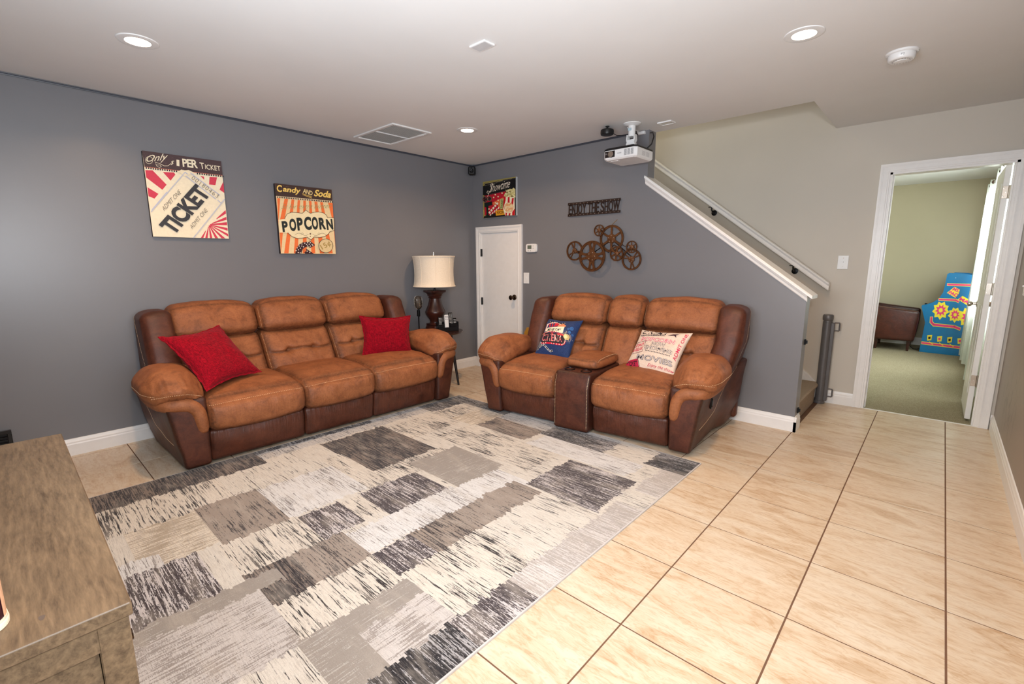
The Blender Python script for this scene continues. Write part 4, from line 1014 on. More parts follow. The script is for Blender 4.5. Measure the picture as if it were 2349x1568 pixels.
for ch, x0_, x1_, y0_, y1_ in (('P', 240, 365, 838, 1066), ('O', 382, 526, 788, 1052), ('P', 530, 656, 770, 1036), ('C', 668, 822, 750, 1028), ('O', 818, 950, 752, 1022), ('R', 958, 1100, 768, 1016), ('N', 1102, 1240, 795, 1022)):
    P.text(ch, (x0_+20, y1_), (x1_+8, y1_-8), (x0_-6, y0_+10), (40, 46, 44), .05)
for sg in (-1, 1):
    P.line([(800+sg*(40+t*260), 1110+22*math.sin(t*6.5)) for t in np.linspace(0, 1, 22)], 5, (120, 92, 70))
    P.ring((800+sg*160, 1098), 16, 4, (120, 92, 70))
P.disc((795, 1100), 16, (120, 92, 70)); P.disc((795, 1150), 10, (120, 92, 70))
arw = [(498, 1498), (520, 1400), (565, 1325), (640, 1275), (720, 1260), (785, 1264), (776, 1230), (886, 1325), (778, 1386), (776, 1350), (700, 1362), (645, 1405), (612, 1498)]
P.poly(arw, (58, 34, 40)); P.poly([(708, 1395), (862, 1500), (690, 1498), (680, 1470), (716, 1440)], (58, 34, 40))
for c in ((515, 1437), (540, 1382), (575, 1345), (630, 1305), (685, 1288), (740, 1277), (795, 1277), (560, 1420), (598, 1388), (625, 1345), (660, 1360), (555, 1475), (595, 1482), (720, 1312), (770, 1308), (825, 1310), (840, 1328), (730, 1447), (780, 1470), (795, 1345), (740, 1340)): P.disc(c, 11, (240, 230, 214), 10)
P.disc((1095, 1340), 142, (60, 48, 40), 36); P.disc((1095, 1340), 134, (222, 196, 146), 36)
P.text('15¢', (1040, 1442), (1218, 1340), (975, 1330), (170, 140, 76), .012)
P.build('printed_poster_face', e)
# ---- showtime canvas
w, h = .522, .415
e, to3 = canvas('showtime_canvas', (.212, -.001, 1.826), 'y', w, h, .03, plain('pale_canvas_side', (186, 190, 192), .7), 'small canvas reading Showtime with popcorn bucket above the closet door')
P = Print(homog([(210, 262), (1310, 130), (1312, 1405), (205, 1480)], [(0, h), (w, h), (w, 0), (0, 0)]), to3)
P.poly([(211, 262), (1309, 131), (1311, 1404), (206, 1479)], (24, 20, 22)); P.poly([(211, 262), (1309, 131), (1309, 166), (272, 300), (250, 340), (250, 1400), (206, 1479)], (150, 138, 74))
P.line([(262, 380), (275, 325), (330, 308), (870, 240)], 12, (206, 186, 120)); P.line([(225, 1200), (235, 1370), (270, 1395), (380, 1388)], 14, (206, 170, 100))
P.poly([(255, 720), (480, 690), (1010, 592), (960, 1180), (820, 1200), (640, 1300), (400, 1380), (260, 1370)], (182, 22, 44))
P.poly([(211, 400), (1308, 205), (1308, 520), (1010, 590), (480, 680), (209, 700)], (12, 12, 14))
for k in range(24): 
    x = 300+k*42; P.disc((x, 385-(x-300)*.215), 7, (200, 190, 170), 6); P.disc((x*.72+240, 700-(x*.72+240-300)*.16), 6, (200, 120, 130), 6)
P.text('Showtime', (440, 622), (1120, 470), (462, 350), (226, 214, 196), -.004, .55); P.line([(470, 420), (490, 340), (540, 320), (550, 370), (470, 560), (400, 650), (350, 620), (380, 560), (430, 580), (420, 650), (370, 750)], 16, (226, 214, 196)); P.line([(860, 370), (1080, 300)], 14, (226, 214, 196))
for c, r in (((285, 840), 92), ((442, 825), 74)):
    P.disc(c, r, (40, 30, 30), 24, ry=r*1.15); P.ring(c, r*.86, 9, (176, 148, 120), ry=r)
    for k in range(6): P.disc((c[0]+r*.5*math.cos(k*PI/3), c[1]+r*.58*math.sin(k*PI/3)), r*.17, (150, 40, 52) if k % 2 else (14, 12, 14), 8)
P.poly([(262, 962), (520, 915), (524, 1045), (402, 1062), (390, 1330), (440, 1440), (300, 1450), (330, 1320), (325, 1110), (262, 1100)], (10, 26, 24))
P.poly([(540, 958), (905, 792), (935, 850), (830, 1000), (760, 1180), (700, 1000), (560, 1050)], (214, 104, 62))
P.poly([(800, 848), (915, 830), (882, 1178), (790, 1190)], (172, 178, 112)); P.text('TICKET', (872, 1160), (905, 860), (810, 1160), (50, 50, 30), .02)
for k in range(5): P.poly([(x_+k*65, y_-k*72) for x_, y_ in ((395, 1285), (440, 1240), (482, 1285), (436, 1335))], (226, 222, 200))
for k in range(5): P.poly([(x_+k*68, y_-k*55) for x_, y_ in ((440, 1400), (470, 1330), (500, 1330), (480, 1400))], (226, 222, 200))
P.poly([(640, 1232), (962, 1196), (984, 1370), (652, 1402)], (216, 152, 34)); P.text('POPCORN', (690, 1360), (940, 1332), (685, 1262), (70, 40, 20), .02)
P.poly([(930, 760), (1280, 812), (1296, 1402), (962, 1404), (900, 1180)], (232, 222, 196))
for q in ([(930, 745), (990, 760), (985, 900), (900, 1180)], [(1062, 780), (1118, 792), (1120, 980), (1052, 980)], [(1198, 830), (1262, 830), (1232, 1050), (1175, 1000)], [(985, 1300), (1035, 1320), (1022, 1402), (975, 1402)], [(1085, 1330), (1150, 1322), (1138, 1402), (1080, 1402)], [(1205, 1290), (1290, 1180), (1292, 1400), (1200, 1402)]): P.poly(q, (186, 14, 30))
P.poly([(925, 760), (960, 670), (1040, 600), (1120, 520), (1200, 530), (1250, 490), (1308, 540), (1310, 820), (1220, 800), (1140, 800), (1050, 740), (980, 770)], (206, 196, 138))
for k in range(46):
    c = (RNG.uniform(960, 1296), RNG.uniform(560, 790)); P.disc(c, RNG.uniform(14, 30), [(226, 218, 170), (190, 178, 112), (120, 104, 60)][k % 3], 7)
P.disc((1100, 1140), 158, (226, 204, 160), 30, ry=166); P.ring((1100, 1140), 146, 8, (190, 60, 50), ry=154); P.text('Pop', (985, 1140), (1160, 1085), (1000, 1030), (214, 116, 42), .02, .3); P.text('Corn', (1010, 1258), (1220, 1215), (1015, 1150), (214, 116, 42), .02, .3)
for c in ((595, 790), (650, 700), (745, 770), (878, 655), (745, 890), (655, 970), (430, 1170)): P.disc(c, 26, (230, 214, 170), 7)
P.build('printed_canvas_face', e)

# ------------------------------------------------------------ metal sign and film reels
m_rust = plain('oxidised_bronze_metal', (98, 62, 34), .48, .55, var=.35, nscale=45); m_dkm = plain('dark_brown_metal', (44, 30, 27), .5, .4)
sg_ = empty('metal_word_sign', (1.437, -.022, 1.766), label='dark metal cut-out sign reading ENJOY THE SHOW', cat='sign')
SW_, SH_ = .600, .134
for z0 in (0, SH_-.024):
    b = MB(); b.box((0, -.0, z0), (SW_, .006, z0+.024), m_dkm, bev=.001)
    for k in range(14): b.lathe([(.0035, -.0004), (0, -.0006)], plain('sign_hole', (150, 136, 128), .6), (.022+k*.0428, 0, z0+.012), 8, axis='y')
    b.build('film_edge_bar', sg_)
def letter_solid(body, x0, x1, z0, z1, t=.006, bold=.0):
    v, f = text_mesh(body, bold, 0, 1); b = MB(); n = len(v)
    pts = [(x0+(x1-x0)*a, z0+(z1-z0)*c) for a, c in v]
    V_ = [(x, 0, z) for x, z in pts]+[(x, t, z) for x, z in pts]; F_ = list(f)+[tuple(i+n for i in q[::-1]) for q in f]
    cnt = {}
    for q in f:
        for i in range(len(q)):
            e_ = (q[i], q[(i+1) % len(q)]); cnt[tuple(sorted(e_))] = cnt.get(tuple(sorted(e_)), 0)+1
    for k_, c_ in cnt.items():
        if c_ == 1: F_.append((k_[0], k_[1], k_[1]+n, k_[0]+n))
    b.add(V_, F_, m_dkm); return b
xs = [('E', .010, .045), ('N', .052, .088), ('J', .093, .122), ('O', .126, .172), ('Y', .176, .220), ('T', .240, .280), ('H', .285, .327), ('E', .333, .366), ('S', .385, .424), ('H', .430, .468), ('O', .474, .520), ('W', .522, .592)]
for ch, a_, c_ in xs: letter_solid(ch, a_, c_, .018, SH_-.018, .006, .012).build('letter', sg_)
for x in (.03, .57):
    b = MB(); b.lathe([(.004, .006), (.004, .0205)], m_dkm, (x, 0, .067), 8, axis='y'); b.build('standoff', sg_)

reels = empty('film_reel_sculpture', (1.9, -.03, 1.44), label='brown metal wall sculpture of seven film reels behind the loveseat', cat='wall decor')
def reel(cx, cz, R, kind, y, spokes, rot=0, hub=.28):
    b = MB(); cx -= 1.9; cz -= 1.44; n = 44; t = .007
    def ringp(r0, r1, y0, y1, m=m_rust):
        v = []; 
        for r in (r0, r1):
            for yy in (y0, y1): v += [(cx+r*math.cos(a), yy, cz+r*math.sin(a)) for a in np.linspace(0, 2*PI, n+1)[:-1]]
        f = []
        for i in range(n):
            j = (i+1) % n; A, B_, C_, D_ = 0, n, 2*n, 3*n
            f += [(A+i, A+j, C_+j, C_+i), (B_+i, D_+i, D_+j, B_+j), (A+i, B_+i, B_+j, A+j), (C_+i, C_+j, D_+j, D_+i)]
        b.add(v, f, m)
    ringp(R*.84, R, y, y+.004); ringp(R*.965, R, y-.003, y+t); ringp(R*.84, R*.87, y-.002, y+t)
    b.lathe([(R*hub, y+t), (R*hub, y-.003), (R*hub*.45, y-.006), (R*hub*.2, y-.008), (0, y-.009)], m_rust, (cx, 0, cz), 24, axis='y')
    for k in range(5):
        a = k*2*PI/5+rot; b.lathe([(R*.035, y-.007), (0, y-.0075)], plain('pale_hole', (140, 124, 112), .6), (cx+R*hub*.68*math.cos(a), 0, cz+R*hub*.68*math.sin(a)), 8, axis='y')
    if kind == 'spoke':
        for k in range(spokes):
            a = rot+k*2*PI/spokes; w0, w1 = R*.085, R*.065; c_, s2 = math.cos(a), math.sin(a); r0, r1 = R*hub*.8, R*.86
            q = [(cx+r0*c_-w0*s2, cz+r0*s2+w0*c_), (cx+r1*c_-w1*s2, cz+r1*s2+w1*c_), (cx+r1*c_+w1*s2, cz+r1*s2-w1*c_), (cx+r0*c_+w0*s2, cz+r0*s2-w0*c_)]
            b.prism(q, 'y', y-.002, y+.005, m_rust)
    elif kind == 'pair':       # three double spokes splaying outward
        for k in range(3):
            for d in (-.22, .22):
                a = rot+k*2*PI/3; a2 = a+d; w0 = R*.05; r0, r1 = R*hub*.8, R*.87
                p0 = (cx+r0*math.cos(a+d*.5), cz+r0*math.sin(a+d*.5)); p1 = (cx+r1*math.cos(a2), cz+r1*math.sin(a2)); dx, dz = p1[0]-p0[0], p1[1]-p0[1]; L = math.hypot(dx, dz); nx_, nz_ = -dz/L*w0, dx/L*w0
                b.prism([(p0[0]+nx_, p0[1]+nz_), (p1[0]+nx_, p1[1]+nz_), (p1[0]-nx_, p1[1]-nz_), (p0[0]-nx_, p0[1]-nz_)], 'y', y-.002, y+.005, m_rust)
    elif kind == 'plate':      # solid plate with oval openings: wedges between the holes
        for k in range(spokes):
            a = rot+k*2*PI/spokes; half = .36 if spokes == 4 else .30
            if spokes == 4:
                # drop-shaped slot inside each broad arm
                for sgn in (-1, 1):
                    q = []
                    for r_, d0, d1 in ((R*hub*.8, .0, .62), (R*.42, .0, .50), (R*.55, .07, .37), (R*.70, .13, .33), (R*.80, .11, .36), (R*.87, .02, .50)): q.append((r_, d0, d1))
                    L1 = [(cx+r_*math.cos(a+sgn*d0), cz+r_*math.sin(a+sgn*d0)) for r_, d0, d1 in q]; L2 = [(cx+r_*math.cos(a+sgn*d1), cz+r_*math.sin(a+sgn*d1)) for r_, d0, d1 in q]
                    for i_ in range(len(q)-1): b.prism([L1[i_], L1[i_+1], L2[i_+1], L2[i_]], 'y', y-.002, y+.004, m_rust)
            else:
                q = [(R*hub*.7, .50), (R*.45, .26), (R*.60, .16), (R*.75, .18), (R*.87, .34)]
                L1 = [(cx+r_*math.cos(a-d0), cz+r_*math.sin(a-d0)) for r_, d0 in q]; L2 = [(cx+r_*math.cos(a+d0), cz+r_*math.sin(a+d0)) for r_, d0 in q]
                for i_ in range(len(q)-1): b.prism([L1[i_], L1[i_+1], L2[i_+1], L2[i_]], 'y', y-.002, y+.004, m_rust)
    b.lathe([(.006, y), (.006, .029)], m_rust, (cx, 0, cz), 8, axis='y')
    b.build('film_reel', reels, True, angle=30)
reel(1.537, 1.422, .098, 'pair', -.004, 3, PI/2+.25); reel(1.757, 1.366, .150, 'plate', -.022, 4, 0, .36); reel(1.962, 1.529, .128, 'spoke', -.006, 6, PI/2, .34)
reel(1.834, 1.610, .056, 'spoke', -.026, 6, PI/2, .34); reel(2.034, 1.387, .070, 'plate', -.028, 6, .4, .30); reel(2.180, 1.332, .099, 'pair', -.006, 3, -PI/2+.15, .30); reel(2.186, 1.446, .056, 'spoke', -.024, 6, PI/2, .34)
b = MB(); o_ = lambda x, z, y=.0: (x-1.9, y, z-1.44)
b.tube([o_(1.84, 1.56), o_(1.845, 1.50), o_(1.875, 1.47), o_(1.895, 1.42), o_(1.93, 1.40), o_(1.955, 1.44), o_(1.99, 1.47), o_(2.02, 1.455)], .004, m_dkm, 6); b.tube([o_(2.07, 1.475), o_(2.10, 1.455), o_(2.135, 1.452)], .003, m_dkm, 6)
b.tube([o_(1.955, 1.655), o_(2.015, 1.705)], .0028, plain('pale_brass_rod', (150, 128, 92), .4, .6), 6); b.tube([o_(1.70, 1.37, .012), o_(1.96, 1.52, .012), o_(2.18, 1.35, .012)], .005, m_dkm, 6); b.tube([o_(1.54, 1.42, .012), o_(1.757, 1.366, .012)], .005, m_dkm, 6)
b.build('film_strip_rod', reels, True)

# ------------------------------------------------------------ wall plates, thermostat, corner speaker
th_ = empty('thermostat', (.946, -.001, 1.463), label='white thermostat with gray screen beside the closet door', cat='thermostat')
b = MB(); pts = [(.078*math.copysign(abs(math.cos(a))**.35, math.cos(a)), .046*math.copysign(abs(math.sin(a))**.35, math.sin(a))) for a in np.linspace(0, 2*PI, 41)[:-1]]
b.prism(pts, 'y', -.014, 0, m_plastic); b.prism([(x*.93, z*.9) for x, z in pts], 'y', -.022, -.014, m_plastic); b.build('thermostat_case', th_)
b = MB(); b.box((-.048, -.0228, -.010), (.010, -.021, .030), plain('lcd_green_gray', (96, 104, 92), .3)); b.build('screen', th_)
b = MB()
for x, z in ((.034, .022), (.034, -.002), (-.036, -.028), (-.006, -.028)): b.box((x-.008, -.0235, z-.005), (x+.008, -.0215, z+.005), plain('gray_button', (176, 176, 172), .5), bev=.001)
b.build('button', th_)
def plate(name, loc, label, axis='y', sgn=-1, toggle=True, w=.040, hgt=.060, group='white wall switches'):
    e = empty(name, loc, {('y', -1): 0, ('x', -1): PI/2+PI}[(axis, sgn)] if axis == 'y' else -PI/2, label=label, cat='switch', group=group)
    b = MB(); b.box((-w, -.006, -hgt), (w, 0, hgt), m_plastic, bev=.002); b.build('wall_plate', e)
    b = MB(); b.box((-.004, -.016, -.002), (.004, -.005, .010), m_plastic, bev=.001); b.box((-.007, -.0066, -.012), (.007, -.0055, .012), m_plastic); b.build('toggle', e)
    b = MB()
    for z in (-.038, .038): b.lathe([(.003, -.0062), (0, -.0068)], m_chrome, (0, 0, z), 8, axis='y')
    b.build('screw', e); return e
plate('light_switch', (.866, -.001, 1.132), 'white light switch on slate wall right of the closet door')
plate('light_switch', (3.667, D-.001, 1.299), 'white light switch on greige wall left of the open doorway')
plate('light_switch', (XR-.001, .560, 1.14), 'white light switch on the taupe wall at the right edge', axis='x')
spk = empty('corner_speaker', (.05, -.05, 2.385), math.radians(40), label='small black speaker in the upper corner between slate walls', cat='speaker')
b = MB(); b.box((-.042, -.040, -.052), (.042, .03, .045), m_black, bev=.012); b.build('speaker_cabinet', spk)
b = MB(); b.lathe([(.024, -.0405), (.020, -.044), (.012, -.041), (0, -.043)], m_blackmetal, (0, 0, -.008), 20, axis='y'); b.lathe([(.009, -.0405), (.006, -.0435), (0, -.044)], m_blackmetal, (0, 0, .028), 14, axis='y'); b.build('speaker_cone', spk, True)
b = MB(); b.tube([(0, .03, .0), (0, .045, .0)], .010, m_black, 8); b.build('wall_bracket', spk)

# ------------------------------------------------------------ ceiling fittings
m_glow = emit('lamp_glow', (255, 226, 186), 26.0)
for k, (x, y, lab) in enumerate(((1.094, -3.392, 'recessed ceiling downlight nearest the left edge of the picture'), (3.678, -1.108, 'recessed ceiling downlight nearest the stairwell and smoke detector'), (1.106, -1.085, 'recessed ceiling downlight over the corner beside the large vent'), (3.678, -3.392, 'recessed ceiling downlight above the camera, out of the picture'))):
    e = empty('recessed_light', (x, y, H), label=lab, cat='ceiling light', group='recessed ceiling lights')
    b = MB(); b.lathe([(.056, -.0055), (.075, -.0065), (.089, -.0045), (.092, -.0005)], m_plastic, n=48); b.f = b.f[:-2]; b.mi = b.mi[:-2]; b.build('trim_ring', e, True)
    b = MB(); b.lathe([(.057, -.0056), (.057, -.001)], m_plastic, n=48); b.f = b.f[:-2]; b.mi = b.mi[:-2]; b.build('baffle', e, True)
    b = MB(); b.lathe([(.0565, -.0050), (0, -.0052)], m_glow, n=40); b.build('lamp_lens', e)
    l = bpy.data.lights.new('downlight', 'AREA'); l.shape = 'DISK'; l.size = .11; l.energy = 13; l.color = (1.0, .62, .33); l.spread = math.radians(150)
    lo = bpy.data.objects.new('downlight', l); C.objects.link(lo); lo.location = (x, y, H-.012)
rg = empty('return_air_grille', (.50, -1.455, H), label='large white louvred air return grille on the ceiling', cat='vent')
b = MB(); gw, gl = .318, .205
for a, c in (((-gw, -gl, -.012), (gw, -gl+.03, 0)), ((-gw, gl-.03, -.012), (gw, gl, 0)), ((-gw, -gl+.03, -.012), (-gw+.03, gl-.03, 0)), ((gw-.03, -gl+.03, -.012), (gw, gl-.03, 0))): b.box(a, c, m_plastic, bev=.003)
b.box((-.006, -gl+.03, -.010), (.006, gl-.03, -.001), m_plastic); b.build('grille_frame', rg)
b = MB(); b.box((-gw+.03, -gl+.03, -.0015), (gw-.03, gl-.03, -.0005), plain('duct_dark', (196, 190, 182), .9)); b.build('grille_back', rg)
for sx in (-1, 1):
    for k in range(22):
        y = -gl+.036+k*.0152; b = MB(); xa, xb = (-gw+.031, -.007) if sx < 0 else (.007, gw-.031)
        b.prism([(y, -.008), (y+.0125, -.003), (y+.0125, -.0018), (y, -.0068)], 'x', xa, xb, m_plastic); b.build('louvre', rg)
for x in (-.2, .2):
    b = MB(); b.box((x-.022, gl-.03, -.015), (x+.022, gl-.015, -.011), m_plastic, bev=.001); b.build('latch', rg)
cv = empty('ceiling_sensor_plate', (2.381, -2.140, H), 0, label='small white square plate on the ceiling near the middle', cat='plate')
b = MB(); b.box((-.060, -.040, -.009), (.060, .040, 0), m_plastic, bev=.003); b.build('plate_body', cv)
b = MB(); b.box((-.052, -.032, -.0098), (.052, .032, -.0088), plain('gray_insert', (196, 196, 198), .5)); b.build('plate_insert', cv)
c2 = empty('ceiling_supply_vent', (2.49, -.105, H), 0, label='small white ceiling vent beside the projector near the stairwell', cat='vent')
b = MB(); b.box((-.060, -.045, -.010), (.060, -.036, 0), m_plastic); b.box((-.060, .036, -.010), (.060, .045, 0), m_plastic); b.box((-.060, -.036, -.010), (-.050, .036, 0), m_plastic); b.box((.050, -.036, -.010), (.060, .036, 0), m_plastic); b.build('vent_frame', c2)
for k in range(6):
    b = MB(); b.prism([(-.034+k*.0118, -.008), (-.026+k*.0118, -.002), (-.026+k*.0118, -.001), (-.034+k*.0118, -.007)], 'x', -.05, .05, plain('warm_white', (214, 204, 190), .5)); b.build('louvre', c2)
sd = empty('smoke_detector', (4.034, -.488, H), label='round white smoke detector on the ceiling above the doorway', cat='smoke detector')
b = MB(); b.lathe([(.074, 0), (.075, -.004), (.072, -.010), (.066, -.012), (.064, -.014)], m_plastic, n=48); b.f = b.f[:-2]; b.mi = b.mi[:-2]; b.build('mounting_plate', sd, True)
b = MB(); b.lathe([(.063, -.012), (.062, -.036), (.058, -.043), (.050, -.046), (.046, -.045), (.030, -.046), (.028, -.049), (.014, -.051), (0, -.051)], m_plastic, n=48); b.build('detector_body', sd, True)
b = MB()
for a in np.linspace(0, 2*PI, 19)[:-1]: b.box((.0395*math.cos(a)-.002, .0395*math.sin(a)-.002, -.0464), (.0395*math.cos(a)+.002, .0395*math.sin(a)+.002, -.0452), plain('slot_gray', (120, 120, 124), .6))
b.build('sounder_slot', sd)
b = MB(); v, f = text_mesh('P2', 0, 0, 1); a0 = math.radians(-82)
b.add([(.0629*math.cos(a0+(q[0]-.5)*.24), .0629*math.sin(a0+(q[0]-.5)*.24), -.032+q[1]*.010) for q in v], f, ink((90, 90, 96))); b.build('printed_mark', sd)

# ------------------------------------------------------------ projector
pj = empty('ceiling_projector', (2.256, -.300, H), math.radians(0), label='white projector with black side hanging from the ceiling mount', cat='projector')
z0, z1 = 2.150-H, 2.228-H; x0, x1, y0, y1 = -.152, .155, -.156, .150
b = MB()
cs = .02
outl = [(x0+cs, y0), (x1-cs, y0), (x1, y0+cs), (x1, y1-cs), (x1-cs, y1), (x0+cs, y1), (x0, y1-cs), (x0, y0+cs)]
n = len(outl); cxm, cym = (x0+x1)/2, (y0+y1)/2
rings = [(.90, z0), (.975, z0+.010), (1.0, z0+.020), (1.0, z1-.006), (.99, z1)]
V_ = []
for s1, zz in rings: V_ += [(cxm+(x-cxm)*s1, cym+(y-cym)*s1, zz) for x, y in outl]
F_ = [(i+k*n, (i+1) % n+k*n, (i+1) % n+(k+1)*n, i+(k+1)*n) for k in range(len(rings)-1) for i in range(n)]+[tuple(range(n))[::-1], tuple(range(4*n, 5*n))]
b.add(V_, F_, m_plastic); b.build('projector_body', pj)
b = MB(); b.prism([(cxm+(x-cxm)*.995, cym+(y-cym)*.995) for x, y in outl], 'z', z1-.001, z1+.012, m_black); b.box((x0+.02, y0+.01, z1+.01), (x1-.03, y1-.02, z1+.020), m_black, bev=.004); b.build('projector_underside', pj)
b = MB(); b.box((x0+.0205, y0-.0015, z0+.021), (x0+.112, y0+.002, z1-.007), plain('dark_lens_bay', (34, 22, 20), .3)); b.build('lens_bay', pj)
b = MB(); b.lathe([(.026, y0+.001), (.026, y0-.012), (.020, y0-.013), (.017, y0-.003), (0, y0-.006)], m_black, (x0+.080, 0, (z0+z1)/2+.005), 26, axis='y'); lens = b.build('lens', pj, True)
b = MB(); b.lathe([(.0245, y0-.0118), (.0245, y0-.014), (.0205, y0-.0142), (.0205, y0-.0125)], m_chrome, (x0+.080, 0, (z0+z1)/2+.005), 26, axis='y'); b.build('lens_ring', lens, True)
b = MB()
for col in range(3):
    for k in range(12): b.box((x0+.198+col*.030, y0-.0012, z0+.022+k*.0040), (x0+.222+col*.030, y0+.001, z0+.0238+k*.0040), plain('vent_slot', (110, 108, 110), .6))
b.build('vent_slots', pj)
b = MB(); v, f = text_mesh('EPSON', .01, 0, 1.05)
b.add([(x0+.172-q[0]*.036, y0-.0006, z0+.050-q[1]*.009) for q in v], f, ink((90, 92, 100)))
v, f = text_mesh('3LCD', .0, 0, 1.0)
b.add([(x0+.040-q[0]*.016, y0-.0022, z0+.056-q[1]*.010) for q in v], f, ink((190, 186, 186)))
b.build('printed_lettering', pj)
b = MB()
for k in range(6):
    for j in range(2): b.box((x1-.001, y0+.10+j*.07, z0+.024+k*.006), (x1+.0008, y0+.155+j*.07, z0+.0258+k*.006), plain('side_slot', (170, 168, 168), .6))
b.build('side_vent', pj)
b = MB(); b.box((x0+.045, y0+.05, z0-.004), (x0+.115, y0+.085, z0+.002), m_plastic, bev=.002); b.build('filter_tab', pj)
b = MB(); b.lathe([(.074, -.0005), (.074, -.006), (.060, -.014), (.034, -.018), (.030, -.020), (.029, -.105), (.0, -.105)], m_plastic, (.008, .03, 0), 36); b.box((-.012, -.002, -.06), (.018, .002, -.04), plain('sticker_blue', (176, 196, 204), .5)); b.build('mount_column', pj, True)
b = MB(); 
for sx in (-1, 1):
    b.prism([(sx*.030+.008, -.09), (sx*.036+.008, -.09), (sx*.040+.008, -.135), (sx*.026+.008, -.165), (sx*.020+.008, -.150), (sx*.030+.008, -.125)], 'y', .008, .052, m_plastic)
b.prism([(-.022, -.13), (.036, -.13), (.060, -.212), (-.050, -.212)], 'y', .012, .048, m_plastic); b.box((-.075, -.06, -.216), (.09, .12, -.208), m_plastic, bev=.002); b.build('mount_bracket', pj)
b = MB(); b.tube([(.10, .10, -.215), (.15, .115, -.17), (.155, .14, -.11), (.12, .19, -.06), (.07, .24, -.045)], .0055, m_black, 8)
b.tube([(-.06, .06, -.205), (-.09, .08, -.19), (-.085, .10, -.165), (-.055, .10, -.165), (-.05, .08, -.19), (-.07, .06, -.205)], .006, m_black, 8)
b.tube([(-.02, .10, -.21), (-.03, .13, -.14), (-.045, .18, -.08), (-.04, .22, -.04)], .006, m_black, 8); b.tube([(-.05, .09, -.20), (-.06, .12, -.15), (-.035, .14, -.12), (-.06, .16, -.09)], .005, m_black, 8); b.build('cable', pj, True)
b = MB(); b.box((-.065, .13, -.075), (-.02, .17, -.025), m_black, bev=.004); b.build('power_plug', pj)
pk = empty('black_puck_speaker', (2.070, -.345, H), label='small round black speaker hanging beside the projector mount', cat='speaker')
b = MB(); b.lathe([(.0, -.075), (.040, -.075), (.054, -.070), (.057, -.052), (.056, -.034), (.050, -.028), (.0, -.027)], m_black, n=36); b.build('speaker_puck', pk, True)
b = MB(); b.tube([(0, 0, -.03), (0, 0, -.001)], .008, m_black, 10); b.lathe([(.018, -.001), (.018, -.005)], m_black, n=16); b.build('ceiling_stem', pk, True)
b = MB(); b.tube([(.03, .01, -.05), (.06, .06, -.075), (.09, .11, -.07), (.13, .17, -.06)], .003, m_black, 6); b.build('cable', pk, True)
rc = MB(); rc.box((0, 0, -.010), (.016, .20, 0), m_plastic, bev=.001); tag(rc.build('cable_raceway', None, loc=(2.18, -.205, H)), 'short white cable cover on the ceiling behind the mount', 'cable cover')
rc = MB(); rc.box((0, 0, 0), (.07, .03, .024), m_plastic, bev=.002); tag(rc.build('outlet_box', None, loc=(2.185, -.031, 2.425)), 'small white outlet box at the top of the slate wall behind the projector', 'outlet')

# ------------------------------------------------------------ pillows
def pillow(name, c, u, v, su, sv, t, mat, label, flange=0.0, group=None, n=44, pinch=.10, sag=.0):
    c, u, v = Vector(c), Vector(u).normalized(), Vector(v); v = (v-u*v.dot(u)).normalized(); w = u.cross(v).normalized()
    R = Matrix((u, v, w)).transposed().to_4x4(); R.translation = c
    e = bpy.data.objects.new(name, None); C.objects.link(e); e.matrix_world = R; e.empty_display_size = .1; tag(e, label, 'pillow', group)
    def S(a, b_, side):
        x = su/2*a*(1-pinch*(1-b_*b_)*abs(a)**1.5); y = sv/2*b_*(1-pinch*(1-a*a)*abs(b_)**1.5)
        y += -sag*(1-a*a)*sstep(-.3, 1, np.float64(b_))
        q = max(0.0, (1-a*a))*max(0.0, (1-b_*b_)); z = side*t/2*(q**.42)
        z += mnoise.noise(Vector((a*2.3, b_*2.3, side*3.1+c.x*7)))*.010*q**.5
        cr = mnoise.noise(Vector((a*5+3, b_*5, side)))*.004*(1-q)*min(1, q*8); z += cr*side
        return x, y, z
    V_ = []; F_ = []; g_ = np.sin(np.linspace(-1, 1, n+1)*PI/2)
    for side in (1, -1):
        for i in range(n+1):
            for j in range(n+1): V_.append(S(g_[i], g_[j], side))
    N = (n+1)**2
    for i in range(n):
        for j in range(n):
            a = i*(n+1)+j; F_.append((a, a+n+1, a+n+2, a+1)); F_.append((N+a, N+a+1, N+a+n+2, N+a+n+1))
    b = MB(); b.add(V_, F_, mat); o = b.build('pillow_cover', e, True, angle=75)
    bm_ = o.data
    import bmesh as bmm
    q = bmm.new(); q.from_mesh(bm_); bmm.ops.remove_doubles(q, verts=q.verts, dist=.00005); bmm.ops.recalc_face_normals(q, faces=q.faces); q.to_mesh(bm_); q.free()
    for p_ in bm_.polygons: p_.use_smooth = True
    if flange:
        b = MB(); L = []; 
        per = [(t_, -1) for t_ in np.linspace(-1, 1, 25)]+[(1, t_) for t_ in np.linspace(-1, 1, 25)][1:]+[(t_, 1) for t_ in np.linspace(1, -1, 25)][1:]+[(-1, t_) for t_ in np.linspace(1, -1, 25)][1:-1]
        m_ = len(per); VV = []
        for k, (a, b_) in enumerate(per):
            x, y, z = S(a, b_, 1); nx_ = a if abs(a) == 1 else 0; ny_ = b_ if abs(b_) == 1 else 0
            wv = .004*math.sin(k*1.7)+.003*math.sin(k*.61)
            VV += [(x-nx_*.004, y-ny_*.004, .0035), (x+nx_*flange, y+ny_*flange, wv+.002), (x+nx_*flange, y+ny_*flange, wv-.002), (x-nx_*.004, y-ny_*.004, -.0035)]
        FF = []
        for k in range(m_):
            a, b_ = 4*k, 4*((k+1) % m_); FF += [(a+r, b_+r, b_+(r+1) % 4, a+(r+1) % 4) for r in range(4)]
        b.add(VV, FF, mat); b.build('flange', e, True)
    return e, (lambda a, b_, L: tuple(np.array(S(min(1, max(-1, a)), min(1, max(-1, b_)), 1))+np.array((0, 0, .0008+L))))
